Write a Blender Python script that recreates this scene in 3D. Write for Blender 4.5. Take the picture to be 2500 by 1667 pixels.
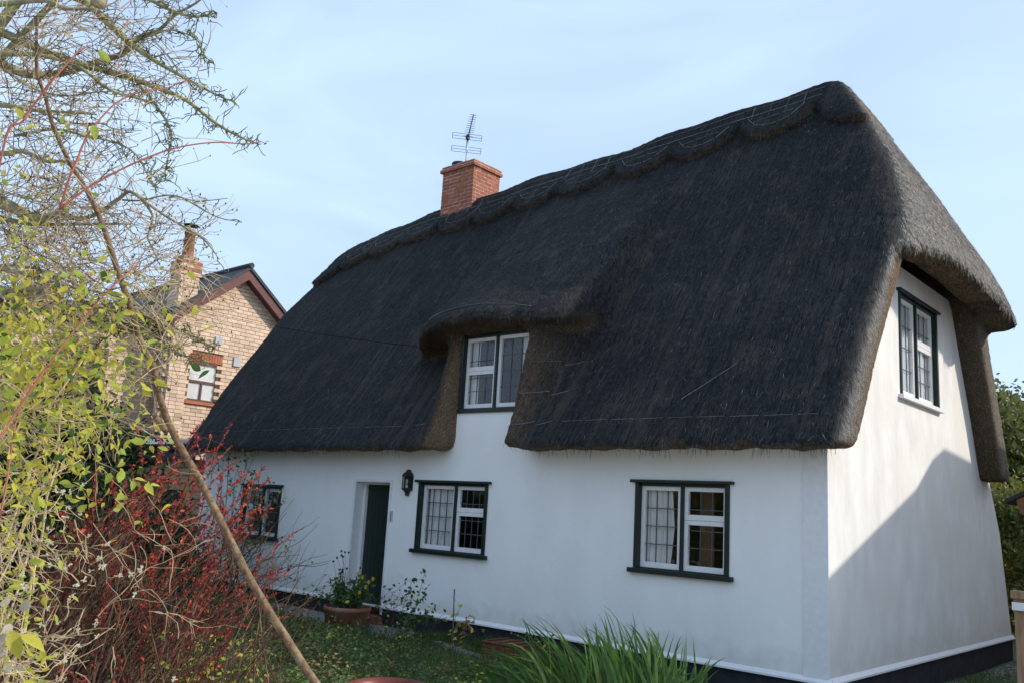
import bpy, bmesh, math, random
import numpy as np
from mathutils import Vector, Matrix, noise as mnoise
from mathutils.bvhtree import BVHTree

S = bpy.context.scene
for o in list(bpy.data.objects): bpy.data.objects.remove(o)
COL = S.collection
rnd = random.Random(7)
nr = np.random.default_rng(11)
R = math.radians

# ------------------------------------------------------------------ camera
CAM = np.array([3.8431, -9.3908, 1.5343])
RT = np.array([0.74972898, 0.65925593, 0.05734182])
UP = np.array([0.08188627, -0.17841117, 0.98054275])
FW = np.array([-0.65665904, 0.73044581, 0.18774403])
FOC = 2183.13
cd = bpy.data.cameras.new('camera'); cam = bpy.data.objects.new('camera', cd); COL.objects.link(cam)
cd.sensor_width = 36; cd.lens = 36 * FOC / 2500; cd.clip_start = .05; cd.clip_end = 3000
cam.matrix_world = Matrix(((RT[0], UP[0], -FW[0], CAM[0]), (RT[1], UP[1], -FW[1], CAM[1]), (RT[2], UP[2], -FW[2], CAM[2]), (0, 0, 0, 1)))
S.camera = cam

# ------------------------------------------------------------------ light
SUN = Vector((1.0, 0.80, 0.85)).normalized()
SUN_EL = math.asin(SUN.z); SUN_AZ = math.atan2(SUN.x, SUN.y)
world = bpy.data.worlds.new('World'); S.world = world; world.use_nodes = True
wn = world.node_tree; wn.nodes.clear()
wo = wn.nodes.new('ShaderNodeOutputWorld'); bg = wn.nodes.new('ShaderNodeBackground')
sky = wn.nodes.new('ShaderNodeTexSky'); sky.sky_type = 'NISHITA'; sky.sun_disc = False
sky.sun_elevation = SUN_EL; sky.sun_rotation = SUN_AZ
sky.air_density = 1.0; sky.dust_density = 3.0; sky.ozone_density = 1.5
# thin high cirrus, even over the whole sky
tc = wn.nodes.new('ShaderNodeTexCoord'); mp = wn.nodes.new('ShaderNodeMapping'); mp.inputs['Scale'].default_value = (1.2, 1.8, 5.0)
mp.inputs['Rotation'].default_value = (0.25, -0.2, 0.5)
nz = wn.nodes.new('ShaderNodeTexNoise'); nz.inputs['Scale'].default_value = 1.5; nz.inputs['Detail'].default_value = 5; nz.inputs['Roughness'].default_value = .5; nz.inputs['Distortion'].default_value = .6
cr = wn.nodes.new('ShaderNodeMapRange'); cr.inputs['From Min'].default_value = .36; cr.inputs['From Max'].default_value = .68; cr.inputs['To Min'].default_value = .60; cr.inputs['To Max'].default_value = .98
mx = wn.nodes.new('ShaderNodeMixRGB'); mx.inputs['Color2'].default_value = (3.05, 4.05, 5.5, 1)
wn.links.new(tc.outputs['Generated'], mp.inputs['Vector']); wn.links.new(mp.outputs['Vector'], nz.inputs['Vector'])
wn.links.new(nz.outputs['Fac'], cr.inputs['Value']); wn.links.new(cr.outputs['Result'], mx.inputs['Fac'])
wn.links.new(sky.outputs['Color'], mx.inputs['Color1']); wn.links.new(mx.outputs['Color'], bg.inputs['Color'])
bg.inputs['Strength'].default_value = 0.12
wn.links.new(bg.outputs['Background'], wo.inputs['Surface'])
sd = bpy.data.lights.new('sun', 'SUN'); sd.energy = 2.0; sd.angle = R(.53); sd.color = (1.0, .91, .78)
so = bpy.data.objects.new('sun', sd); COL.objects.link(so); so.rotation_euler = SUN.to_track_quat('Z', 'Y').to_euler(); so.location = (30, 20, 30)
S.view_settings.view_transform = 'Standard'; S.view_settings.look = 'None'; S.view_settings.gamma = 1
S.view_settings.use_curve_mapping = False; S.view_settings.exposure = 0.92
S.render.engine = 'CYCLES'
S.cycles.max_bounces = 8; S.cycles.transparent_max_bounces = 16

# ------------------------------------------------------------------ helpers
def ray(px, py):
    d = RT * (px - 1250) / FOC - UP * (py - 833.5) / FOC + FW
    return d / np.linalg.norm(d)
def at(px, py, d): return Vector(CAM + ray(px, py) * d)
def hit(px, py, ax, val):
    d = ray(px, py); i = 'xyz'.index(ax); return Vector(CAM + d * (val - CAM[i]) / d[i])

def tag(o, label=None, cat=None, group=None, kind=None):
    if label: o['label'] = label
    if cat: o['category'] = cat
    if group: o['group'] = group
    if kind: o['kind'] = kind
    return o
def empty(name, loc, label, cat, group=None):
    o = bpy.data.objects.new(name, None); o.location = loc; o.empty_display_size = .2
    COL.objects.link(o); return tag(o, label, cat, group)
def parent(o, p):
    if p is None: return o
    o.parent = p
    if p.parent is None and p.type == 'EMPTY': o.matrix_parent_inverse = Matrix.Translation(-p.location)
    return o
class MB:
    """collects triangles, quads and tubes for one mesh"""
    def __init__(s): s.v = []; s.f = []
    def add(s, vs, fs):
        b = len(s.v); s.v += [tuple(q) for q in vs]; s.f += [tuple(i + b for i in f) for f in fs]; return s
    def box(s, a, b):
        x0, y0, z0 = a; x1, y1, z1 = b
        if x0 > x1: x0, x1 = x1, x0
        if y0 > y1: y0, y1 = y1, y0
        if z0 > z1: z0, z1 = z1, z0
        return s.add([(x0, y0, z0), (x1, y0, z0), (x1, y1, z0), (x0, y1, z0), (x0, y0, z1), (x1, y0, z1), (x1, y1, z1), (x0, y1, z1)],
                     [(0, 3, 2, 1), (4, 5, 6, 7), (0, 1, 5, 4), (1, 2, 6, 5), (2, 3, 7, 6), (3, 0, 4, 7)])
    def tube(s, pts, rads, n=4, cap=True):
        pts = [Vector(p) for p in pts]; m = len(pts)
        if not hasattr(rads, '__len__'): rads = [rads] * m
        vs = []; prev = None
        for i, p in enumerate(pts):
            t = (pts[min(i + 1, m - 1)] - pts[max(i - 1, 0)])
            if t.length < 1e-9: t = Vector((0, 0, 1))
            t.normalize()
            if prev is None: a = t.orthogonal().normalized()
            else:
                a = prev - t * prev.dot(t)
                a = a.normalized() if a.length > 1e-6 else t.orthogonal().normalized()
            prev = a; b = t.cross(a)
            for k in range(n):
                an = 2 * math.pi * k / n
                vs.append(p + (a * math.cos(an) + b * math.sin(an)) * rads[i])
        fs = [(i * n + k, i * n + (k + 1) % n, (i + 1) * n + (k + 1) % n, (i + 1) * n + k) for i in range(m - 1) for k in range(n)]
        if cap and n > 2: fs += [tuple(range(n))[::-1], tuple((m - 1) * n + k for k in range(n))]
        return s.add(vs, fs)
    def lathe(s, c, prof, n=24):
        vs = []; m = len(prof)
        for r_, z in prof:
            for k in range(n):
                a = 2 * math.pi * k / n; vs.append((c[0] + r_ * math.cos(a), c[1] + r_ * math.sin(a), c[2] + z))
        return s.add(vs, [(i * n + k, i * n + (k + 1) % n, (i + 1) * n + (k + 1) % n, (i + 1) * n + k) for i in range(m - 1) for k in range(n)])
    def mesh(s, name, smooth=False):
        me = bpy.data.meshes.new(name); me.from_pydata(s.v, [], s.f); me.update()
        if smooth: me.polygons.foreach_set('use_smooth', [True] * len(me.polygons))
        return me
    def build(s, name, m, par=None, smooth=False, bevel=0):
        return link(name, s.mesh(name, smooth), m, par, bevel)
def link(name, me, m, par=None, bevel=0):
    if m is not None and not me.materials: me.materials.append(m)
    o = bpy.data.objects.new(name, me); COL.objects.link(o); parent(o, par)
    if bevel:
        b = o.modifiers.new('bevel', 'BEVEL'); b.width = bevel; b.segments = 2; b.limit_method = 'ANGLE'
    return o
def np_mesh(name, V, F, smooth=False):
    """V (n,3), F (m,k) with constant k"""
    me = bpy.data.meshes.new(name); V = np.asarray(V, np.float32); F = np.asarray(F, np.int32)
    me.vertices.add(len(V)); me.vertices.foreach_set('co', V.ravel())
    k = F.shape[1]; me.loops.add(F.size); me.loops.foreach_set('vertex_index', F.ravel())
    me.polygons.add(len(F)); me.polygons.foreach_set('loop_start', np.arange(0, F.size, k, dtype=np.int32))
    try: me.polygons.foreach_set('loop_total', np.full(len(F), k, np.int32))
    except Exception: pass
    me.update(calc_edges=True)
    if smooth: me.polygons.foreach_set('use_smooth', np.ones(len(F), bool))
    return me
def curve(pts, n):
    """Catmull-Rom through pts, n points per span"""
    P = [Vector(p) for p in pts]; P = [P[0] * 2 - P[1]] + P + [P[-1] * 2 - P[-2]]; out = []
    for i in range(1, len(P) - 2):
        for k in range(n):
            t = k / n; a, b, c, d = P[i - 1], P[i], P[i + 1], P[i + 2]
            out.append(.5 * ((2 * b) + (c - a) * t + (2 * a - 5 * b + 4 * c - d) * t * t + (3 * b - a - 3 * c + d) * t ** 3))
    out.append(P[-2]); return out

# ------------------------------------------------------------------ materials
def mat(name, col, rough=.8, col2=None, scale=8, detail=4, bump=0, bscale=None, stretch=(1, 1, 1), spec=.3, trans=0, metal=0, rand=0, fmin=.35, fmax=.65, col3=None, s3=2):
    m = bpy.data.materials.new(name); m.use_nodes = True; nt = m.node_tree; N = nt.nodes; L = nt.links
    b = N['Principled BSDF']; b.inputs['Roughness'].default_value = rough; b.inputs['Specular IOR Level'].default_value = spec
    b.inputs['Metallic'].default_value = metal; b.inputs['Base Color'].default_value = (*col, 1)
    cur = None
    tcn = N.new('ShaderNodeTexCoord'); mpn = N.new('ShaderNodeMapping'); mpn.inputs['Scale'].default_value = stretch
    L.new(tcn.outputs['Object'], mpn.inputs['Vector'])
    if col2:
        n1 = N.new('ShaderNodeTexNoise'); n1.inputs['Scale'].default_value = scale; n1.inputs['Detail'].default_value = detail; L.new(mpn.outputs['Vector'], n1.inputs['Vector'])
        r = N.new('ShaderNodeMapRange'); r.inputs['From Min'].default_value = fmin; r.inputs['From Max'].default_value = fmax; L.new(n1.outputs['Fac'], r.inputs['Value'])
        x = N.new('ShaderNodeMixRGB'); x.inputs['Color1'].default_value = (*col, 1); x.inputs['Color2'].default_value = (*col2, 1); L.new(r.outputs['Result'], x.inputs['Fac']); cur = x.outputs['Color']
    if col3:
        n3 = N.new('ShaderNodeTexNoise'); n3.inputs['Scale'].default_value = s3; n3.inputs['Detail'].default_value = 3; L.new(tcn.outputs['Object'], n3.inputs['Vector'])
        r3 = N.new('ShaderNodeMapRange'); r3.inputs['From Min'].default_value = .5; r3.inputs['From Max'].default_value = .72; L.new(n3.outputs['Fac'], r3.inputs['Value'])
        x3 = N.new('ShaderNodeMixRGB'); L.new(cur, x3.inputs['Color1']) if cur else None; x3.inputs['Color2'].default_value = (*col3, 1); L.new(r3.outputs['Result'], x3.inputs['Fac']); cur = x3.outputs['Color']
    if rand:
        oi = N.new('ShaderNodeObjectInfo'); hs = N.new('ShaderNodeHueSaturation')
        mr = N.new('ShaderNodeMapRange'); mr.inputs['To Min'].default_value = 1 - rand; mr.inputs['To Max'].default_value = 1 + rand; L.new(oi.outputs['Random'], mr.inputs['Value']); L.new(mr.outputs['Result'], hs.inputs['Value'])
        if cur: L.new(cur, hs.inputs['Color'])
        else: hs.inputs['Color'].default_value = (*col, 1)
        cur = hs.outputs['Color']
    if cur: L.new(cur, b.inputs['Base Color'])
    if bump:
        n2 = N.new('ShaderNodeTexNoise'); n2.inputs['Scale'].default_value = bscale or scale * 3; n2.inputs['Detail'].default_value = 5; L.new(mpn.outputs['Vector'], n2.inputs['Vector'])
        bp = N.new('ShaderNodeBump'); bp.inputs['Strength'].default_value = 1; bp.inputs['Distance'].default_value = bump; L.new(n2.outputs['Fac'], bp.inputs['Height']); L.new(bp.outputs['Normal'], b.inputs['Normal'])
    if trans:
        t = N.new('ShaderNodeBsdfTranslucent'); ms = N.new('ShaderNodeMixShader'); ms.inputs['Fac'].default_value = trans
        if cur: L.new(cur, t.inputs['Color'])
        else: t.inputs['Color'].default_value = (*col, 1)
        L.new(b.outputs[0], ms.inputs[1]); L.new(t.outputs[0], ms.inputs[2]); L.new(ms.outputs[0], N['Material Output'].inputs['Surface'])
    return m
M = {}
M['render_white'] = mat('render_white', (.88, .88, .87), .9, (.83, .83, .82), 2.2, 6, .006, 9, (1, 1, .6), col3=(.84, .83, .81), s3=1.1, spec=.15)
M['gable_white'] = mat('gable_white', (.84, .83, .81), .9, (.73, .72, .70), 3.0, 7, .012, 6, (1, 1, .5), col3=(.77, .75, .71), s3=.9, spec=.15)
M['white_paint'] = mat('white_paint', (.80, .80, .80), .45, (.74, .74, .74), 14, 4, .0008, 60, spec=.4)
M['green_paint'] = mat('green_paint', (.006, .015, .012), .4, (.010, .021, .017), 9, 4, .0008, 50, spec=.4)
M['door_green'] = mat('door_green', (.006, .016, .012), .45, (.010, .024, .018), 5, 5, .001, 30, (1, 1, .2), spec=.4)
M['plinth_black'] = mat('plinth_black', (.012, .014, .022), .75, (.030, .031, .038), 5, 6, .006, 30, spec=.3)
M['black_iron'] = mat('black_iron', (.012, .012, .014), .45, (.02, .02, .02), 20, 3, .0008, 80, spec=.5); M['wire'] = mat('wire', (.01, .01, .01), 1, spec=0)
M['lead'] = mat('lead', (.055, .06, .075), .5, (.09, .09, .11), 30, 3, spec=.5)
M['curtain'] = mat('curtain', (.88, .87, .86), .9, (.80, .79, .78), 3, 3, trans=.2)
M['room_dark'] = mat('room_dark', (.11, .08, .055), .9, (.07, .05, .035), 2, 3)
M['room_tan'] = mat('room_tan', (.30, .17, .09), .8, (.22, .12, .06), 2, 3)
M['brick_red'] = mat('brick_red', (.40, .135, .075), .85, (.28, .09, .055), 14, 5, .004, 60, rand=.22)
M['brick_tan'] = mat('brick_tan', (.72, .55, .42), .88, (.62, .46, .34), 6, 5, .004, 30, rand=.12)
M['brick_brown'] = mat('brick_brown', (.56, .41, .30), .88, (.62, .46, .34), 6, 5, .004, 30, rand=.2)
M['brick_orange'] = mat('brick_orange', (.42, .16, .09), .88, (.34, .11, .06), 9, 4, .003, 40, rand=.1)
M['mortar'] = mat('mortar', (.50, .38, .28), .95, (.33, .30, .26), 20, 5, .003, 90)
M['mortar_pale'] = mat('mortar_pale', (.62, .54, .47), .95, (.36, .31, .24), 10, 5, .003, 90, col3=(.2, .2, .06), s3=2.5)
M['maroon'] = mat('maroon', (.13, .045, .045), .5, (.10, .035, .035), 5, 3)
M['brown_upvc'] = mat('brown_upvc', (.12, .055, .04), .4)
M['slate'] = mat('slate', (.03, .036, .05), .7, (.05, .055, .06), 6, 4, .004, 20, rand=.2, col3=(.07, .07, .04), s3=3)
M['terracotta'] = mat('terracotta', (.30, .11, .055), .85, (.22, .085, .045), 9, 5, .003, 50, col3=(.33, .22, .15), s3=5)
M['red_plastic'] = mat('red_plastic', (.17, .035, .022), .42, (.13, .03, .02), 5, 3, spec=.4)
M['rusty'] = mat('rusty', (.20, .075, .035), .9, (.10, .04, .025), 18, 6, .004, 60, rand=.2)
M['wood_gate'] = mat('wood_gate', (.36, .22, .13), .8, (.24, .14, .08), 6, 6, .002, 22, (7, 7, .6), rand=.15)
M['wood_clad'] = mat('wood_clad', (.40, .29, .17), .8, (.28, .20, .11), 5, 6, .002, 20, (.5, 8, 8), rand=.14)
M['wood_fascia'] = mat('wood_fascia', (.24, .11, .055), .7, (.18, .08, .04), 6, 5, .001, 20, (1, 6, 6))
M['felt'] = mat('felt', (.03, .03, .034), .9, (.045, .045, .05), 20, 5, .002, 90)
M['cane'] = mat('cane', (.17, .12, .07), .7, (.10, .07, .04), 20, 4, .001, 60)
M['alu'] = mat('alu', (.6, .62, .65), .35, metal=.9)
M['aerial'] = mat('aerial', (.03, .04, .06), .5, metal=.4)
M['stone_path'] = mat('stone_path', (.30, .29, .27), .9, (.2, .2, .18), 9, 6, .004, 50, rand=.12)
M['wall_grey'] = mat('wall_grey', (.45, .47, .5), .6, (.4, .42, .45), 4, 3)
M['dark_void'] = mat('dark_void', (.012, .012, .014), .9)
# bark, twigs, leaves
M['bark_tan'] = mat('bark_tan', (.24, .155, .09), .8, (.10, .062, .038), 60, 6, .003, 140, (1, 1, 1), col3=(.30, .24, .14), s3=14)
M['bark_grey'] = mat('bark_grey', (.20, .165, .12), .9, (.36, .33, .22), 35, 6, .003, 90, col3=(.25, .28, .12), s3=9)
M['lichen_bark'] = mat('lichen_bark', (.17, .16, .10), .95, (.42, .42, .20), 30, 6, .003, 90)
M['twig_tan'] = mat('twig_tan', (.60, .48, .30), .8, (.34, .25, .15), 14, 4)
M['twig_brown'] = mat('twig_brown', (.060, .030, .020), .8, (.24, .16, .09), 7, 4, fmin=.52, fmax=.75)
M['twig_dark'] = mat('twig_dark', (.035, .03, .025), .85, (.09, .06, .045), 8, 4)
M['cane_red'] = mat('cane_red', (.48, .15, .10), .5, (.28, .08, .06), 14, 4, spec=.4)
M['leaf_yellow'] = mat('leaf_yellow', (.72, .60, .09), .55, (.52, .54, .09), 14, 4, trans=.55, rand=.2)
M['leaf_lime'] = mat('leaf_lime', (.32, .44, .07), .5, (.50, .55, .10), 10, 4, trans=.55, rand=.25)
M['leaf_green'] = mat('leaf_green', (.05, .12, .025), .5, (.10, .18, .04), 10, 4, trans=.35, rand=.25)
M['leaf_dark'] = mat('leaf_dark', (.04, .085, .03), .5, (.08, .13, .04), 10, 4, trans=.25, rand=.3)
M['leaf_red'] = mat('leaf_red', (.52, .045, .035), .5, (.62, .13, .06), 30, 4, trans=.35, rand=.3)
M['leaf_crimson'] = mat('leaf_crimson', (.13, .012, .018), .5, (.24, .025, .035), 30, 4, trans=.3, rand=.3)
M['leaf_brown'] = mat('leaf_brown', (.22, .12, .05), .7, (.32, .22, .09), 12, 4, trans=.3, rand=.2)
M['blade'] = mat('blade', (.06, .14, .035), .55, (.13, .23, .05), 9, 5, trans=.35, rand=.35, spec=.4)
M['blade_pale'] = mat('blade_pale', (.30, .36, .12), .45, (.20, .28, .06), 8, 4, trans=.4, rand=.2)
M['grass'] = mat('grass', (.06, .13, .03), .6, (.11, .17, .045), 3, 4, trans=.3, spec=.2)
M['grass_dry'] = mat('grass_dry', (.2, .17, .08), .8, (.12, .11, .05), 4, 4, trans=.2)
M['petal'] = mat('petal', (.8, .76, .55), .6, trans=.4)
M['petal_yellow'] = mat('petal_yellow', (.8, .42, .03), .6, trans=.3)
M['seed_disc'] = mat('seed_disc', (.62, .58, .5), .35, (.5, .46, .38), 30, 3, trans=.55, spec=.5)
M['soil'] = mat('soil', (.10, .09, .06), .95, (.07, .10, .035), 2.2, 6, .03, 18, col3=(.10, .085, .06), s3=5)
M['tree_far'] = mat('tree_far', (.10, .13, .04), .6, (.20, .21, .06), .6, 4, trans=.3)
M['tree_far_yellow'] = mat('tree_far_yellow', (.30, .26, .04), .6, (.18, .2, .04), .7, 4, trans=.3)
M['hedge_dark'] = mat('hedge_dark', (.02, .04, .015), .7, (.035, .06, .02), 3, 4, trans=.15)

def base_dirt(m, colr, z0, z1):
    nt = m.node_tree; N = nt.nodes; L = nt.links; b = N['Principled BSDF']; src = b.inputs['Base Color'].links[0].from_socket
    tcn = N.new('ShaderNodeTexCoord'); sx = N.new('ShaderNodeSeparateXYZ'); L.new(tcn.outputs['Object'], sx.inputs[0])
    n = N.new('ShaderNodeTexNoise'); n.inputs['Scale'].default_value = 6; n.inputs['Detail'].default_value = 8; L.new(tcn.outputs['Object'], n.inputs['Vector'])
    ad = N.new('ShaderNodeMath'); ad.operation = 'MULTIPLY_ADD'; L.new(n.outputs['Fac'], ad.inputs[0]); ad.inputs[1].default_value = .5; L.new(sx.outputs['Z'], ad.inputs[2])
    r = N.new('ShaderNodeMapRange'); r.inputs['From Min'].default_value = z0 + .25; r.inputs['From Max'].default_value = z1 + .25; r.inputs['To Min'].default_value = .6; r.inputs['To Max'].default_value = 0; L.new(ad.outputs[0], r.inputs['Value'])
    x = N.new('ShaderNodeMixRGB'); L.new(r.outputs['Result'], x.inputs['Fac']); L.new(src, x.inputs['Color1']); x.inputs['Color2'].default_value = (*colr, 1); L.new(x.outputs['Color'], b.inputs['Base Color'])
base_dirt(M['render_white'], (.56, .54, .48), .0, .32); base_dirt(M['gable_white'], (.56, .53, .48), .0, .4)
def glass_mat(name, refl=1.0, tint=(.93, .95, .95)):
    m = bpy.data.materials.new(name); m.use_nodes = True; nt = m.node_tree; nt.nodes.clear(); L = nt.links
    out = nt.nodes.new('ShaderNodeOutputMaterial'); g = nt.nodes.new('ShaderNodeBsdfGlossy'); g.inputs['Roughness'].default_value = .015
    t = nt.nodes.new('ShaderNodeBsdfTransparent'); t.inputs['Color'].default_value = (*tint, 1)
    f = nt.nodes.new('ShaderNodeFresnel'); f.inputs['IOR'].default_value = 1.75; ms = nt.nodes.new('ShaderNodeMixShader')
    nz = nt.nodes.new('ShaderNodeTexNoise'); nz.inputs['Scale'].default_value = 5; tcn = nt.nodes.new('ShaderNodeTexCoord'); L.new(tcn.outputs['Object'], nz.inputs['Vector'])
    bp = nt.nodes.new('ShaderNodeBump'); bp.inputs['Distance'].default_value = .006; L.new(nz.outputs['Fac'], bp.inputs['Height'])
    L.new(bp.outputs['Normal'], g.inputs['Normal'])
    gm = nt.nodes.new('ShaderNodeNewGeometry'); iv = nt.nodes.new('ShaderNodeMath'); iv.operation = 'SUBTRACT'; iv.inputs[0].default_value = 1; L.new(gm.outputs['Backfacing'], iv.inputs[1]); mu = nt.nodes.new('ShaderNodeMath'); mu.operation = 'MULTIPLY'; L.new(iv.outputs[0], mu.inputs[0]); L.new(f.outputs[0], mu.inputs[1]); L.new(mu.outputs[0], ms.inputs[0]); L.new(t.outputs[0], ms.inputs[1]); L.new(g.outputs[0], ms.inputs[2]); L.new(ms.outputs[0], out.inputs[0]); return m
M['glass'] = glass_mat('glass')

def thatch_mat():
    m = bpy.data.materials.new('thatch'); m.use_nodes = True; nt = m.node_tree; N = nt.nodes; L = nt.links; b = N['Principled BSDF']
    b.inputs['Roughness'].default_value = .85; b.inputs['Specular IOR Level'].default_value = .12
    tcn = N.new('ShaderNodeTexCoord')
    def streak(rot, sc, scale, det=4):
        mp1 = N.new('ShaderNodeMapping'); mp1.vector_type = 'POINT'; mp1.inputs['Rotation'].default_value = rot
        mp2 = N.new('ShaderNodeMapping'); mp2.inputs['Scale'].default_value = sc
        L.new(tcn.outputs['Object'], mp1.inputs['Vector']); L.new(mp1.outputs['Vector'], mp2.inputs['Vector'])
        n = N.new('ShaderNodeTexNoise'); n.inputs['Scale'].default_value = scale; n.inputs['Detail'].default_value = det; n.inputs['Roughness'].default_value = .6
        L.new(mp2.outputs['Vector'], n.inputs['Vector']); return n.outputs['Fac']
    # front slope: rotate so that the down-slope direction becomes z
    fs = streak((R(33), 0, 0), (1, 1, .05), 70); fb = streak((R(33), 0, R(6)), (1, 1, .045), 7.0)
    hs = streak((0, R(28), 0), (1, 1, .05), 60); hb = streak((0, R(28), 0), (1, 1, .10), 5.0)
    at_ = N.new('ShaderNodeAttribute'); at_.attribute_name = 'side'; ac = N.new('ShaderNodeAttribute'); ac.attribute_name = 'cut'
    am = N.new('ShaderNodeAttribute'); am.attribute_name = 'tuft'
    def mixv(a, bb, f):
        x = N.new('ShaderNodeMixRGB'); L.new(f, x.inputs['Fac']); L.new(a, x.inputs['Color1']) if not isinstance(a, tuple) else setattr(x.inputs['Color1'], 'default_value', (*a, 1))
        L.new(bb, x.inputs['Color2']) if not isinstance(bb, tuple) else setattr(x.inputs['Color2'], 'default_value', (*bb, 1)); return x.outputs['Color']
    fine = mixv(fs, hs, at_.outputs['Fac']); broad = mixv(fb, hb, at_.outputs['Fac'])
    def rng(v, a, c, lo=0, hi=1):
        r = N.new('ShaderNodeMapRange'); r.inputs['From Min'].default_value = a; r.inputs['From Max'].default_value = c; r.inputs['To Min'].default_value = lo; r.inputs['To Max'].default_value = hi; L.new(v, r.inputs['Value']); return r.outputs['Result']
    big = N.new('ShaderNodeTexNoise'); big.inputs['Scale'].default_value = .55; big.inputs['Detail'].default_value = 4; L.new(tcn.outputs['Object'], big.inputs['Vector'])
    old = mixv((.009, .010, .012), (.070, .071, .073), rng(fine, .36, .70))
    old = mixv(old, (.105, .092, .078), rng(broad, .52, .72, 0, .75))
    old = mixv(old, (.008, .009, .010), rng(big.outputs['Fac'], .42, .68, 0, .45))
    cut = mixv((.13, .085, .05), (.48, .36, .23), rng(fine, .35, .65))
    v = N.new('ShaderNodeTexVoronoi'); v.inputs['Scale'].default_value = 90; L.new(tcn.outputs['Object'], v.inputs['Vector'])
    cut = mixv(cut, (.10, .065, .04), rng(v.outputs['Distance'], .3, .6, 0, .7))
    grey = mixv((.10, .095, .09), (.36, .34, .31), rng(fine, .35, .65))  # paler hip tone: sunlight and sheen put into the colour
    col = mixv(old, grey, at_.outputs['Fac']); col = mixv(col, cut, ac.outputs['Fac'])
    L.new(col, b.inputs['Base Color'])
    ad = N.new('ShaderNodeMath'); ad.operation = 'ADD'; L.new(fine, ad.inputs[0]); L.new(v.outputs['Distance'], ad.inputs[1])
    bp = N.new('ShaderNodeBump'); bp.inputs['Strength'].default_value = 1; bp.inputs['Distance'].default_value = .02; L.new(ad.outputs[0], bp.inputs['Height']); L.new(bp.outputs['Normal'], b.inputs['Normal'])
    return m
M['thatch'] = thatch_mat()
M['straw_dark'] = mat('straw_dark', (.012, .013, .015), .8, (.070, .073, .077), 18, 4, spec=.12, fmin=.36, fmax=.68, col3=(.10, .088, .072), s3=2.5)
M['straw_grey'] = mat('straw_grey', (.42, .39, .34), .7, (.09, .085, .08), 30, 3, spec=.4)  # lighter than straw_dark, carries the painted sunlit sheen of the hip
M['straw_tan'] = mat('straw_tan', (.34, .25, .15), .75, (.14, .09, .05), 25, 3)
M['ligger'] = mat('ligger', (.19, .19, .19), .8, (.09, .09, .09), 20, 3, rand=.25)

# ------------------------------------------------------------------ ground
def gz(x, y):
    return -.33 + .010 * max(0, min(12, -x)) + .02 * math.sin(x * 1.3 + y * .9) * math.cos(y * 1.1)
def gzn(x, y): return -.33 + .010 * np.clip(-x, 0, 12) + .02 * np.sin(x * 1.3 + y * .9) * np.cos(y * 1.1)
gx = np.concatenate([[-900, -300, -120, -60, -35], np.arange(-24, 12.1, .4), [20, 40, 100, 300, 900]])
gy = np.concatenate([[-900, -300, -100, -50, -30], np.arange(-20, 16.1, .4), [25, 40, 100, 300, 900]])
GX, GY = np.meshgrid(gx, gy, indexing='ij'); GZ = gzn(GX, GY)
V = np.stack([GX, GY, GZ], -1).reshape(-1, 3); n_ = len(gy)
F = np.array([(i * n_ + j, (i + 1) * n_ + j, (i + 1) * n_ + j + 1, i * n_ + j + 1) for i in range(len(gx) - 1) for j in range(n_ - 1)])
tag(link('ground', np_mesh('ground', V, F, True), M['soil']), kind='structure')

yx = np.arange(-26, 16.1, .5); yb_ = MB(); yl = lambda x: float(np.interp(x, [-26, -6, -3, -.4, 16], [-8.6, -7.2, -4.6, -2.7, -2.7]))
for a, b_ in zip(yx, yx[1:]):
    for k in range(24):
        t0_, t1_ = (k / 24) ** 2, ((k + 1) / 24) ** 2; P4 = [(a, yl(a) + (-30 - yl(a)) * t0_), (b_, yl(b_) + (-30 - yl(b_)) * t0_), (b_, yl(b_) + (-30 - yl(b_)) * t1_), (a, yl(a) + (-30 - yl(a)) * t1_)]
        yb_.add([(x, y, gz(x, y) + .03) for x, y in P4], [(3, 2, 1, 0)])
tag(yb_.build('unseen_bounce_yard', mat('unseen_bounce_yard', (.56, .52, .45), .95, (.44, .41, .36), 25, 6, .008, 60)), kind='structure')  # pale ground added out of view to bounce light onto the front wall
# ------------------------------------------------------------------ cottage
cot = empty('thatched_cottage', (-6, 3.5, -.3), 'white rendered cottage under a heavy dark thatched roof, with green framed leaded windows', 'cottage')

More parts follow.
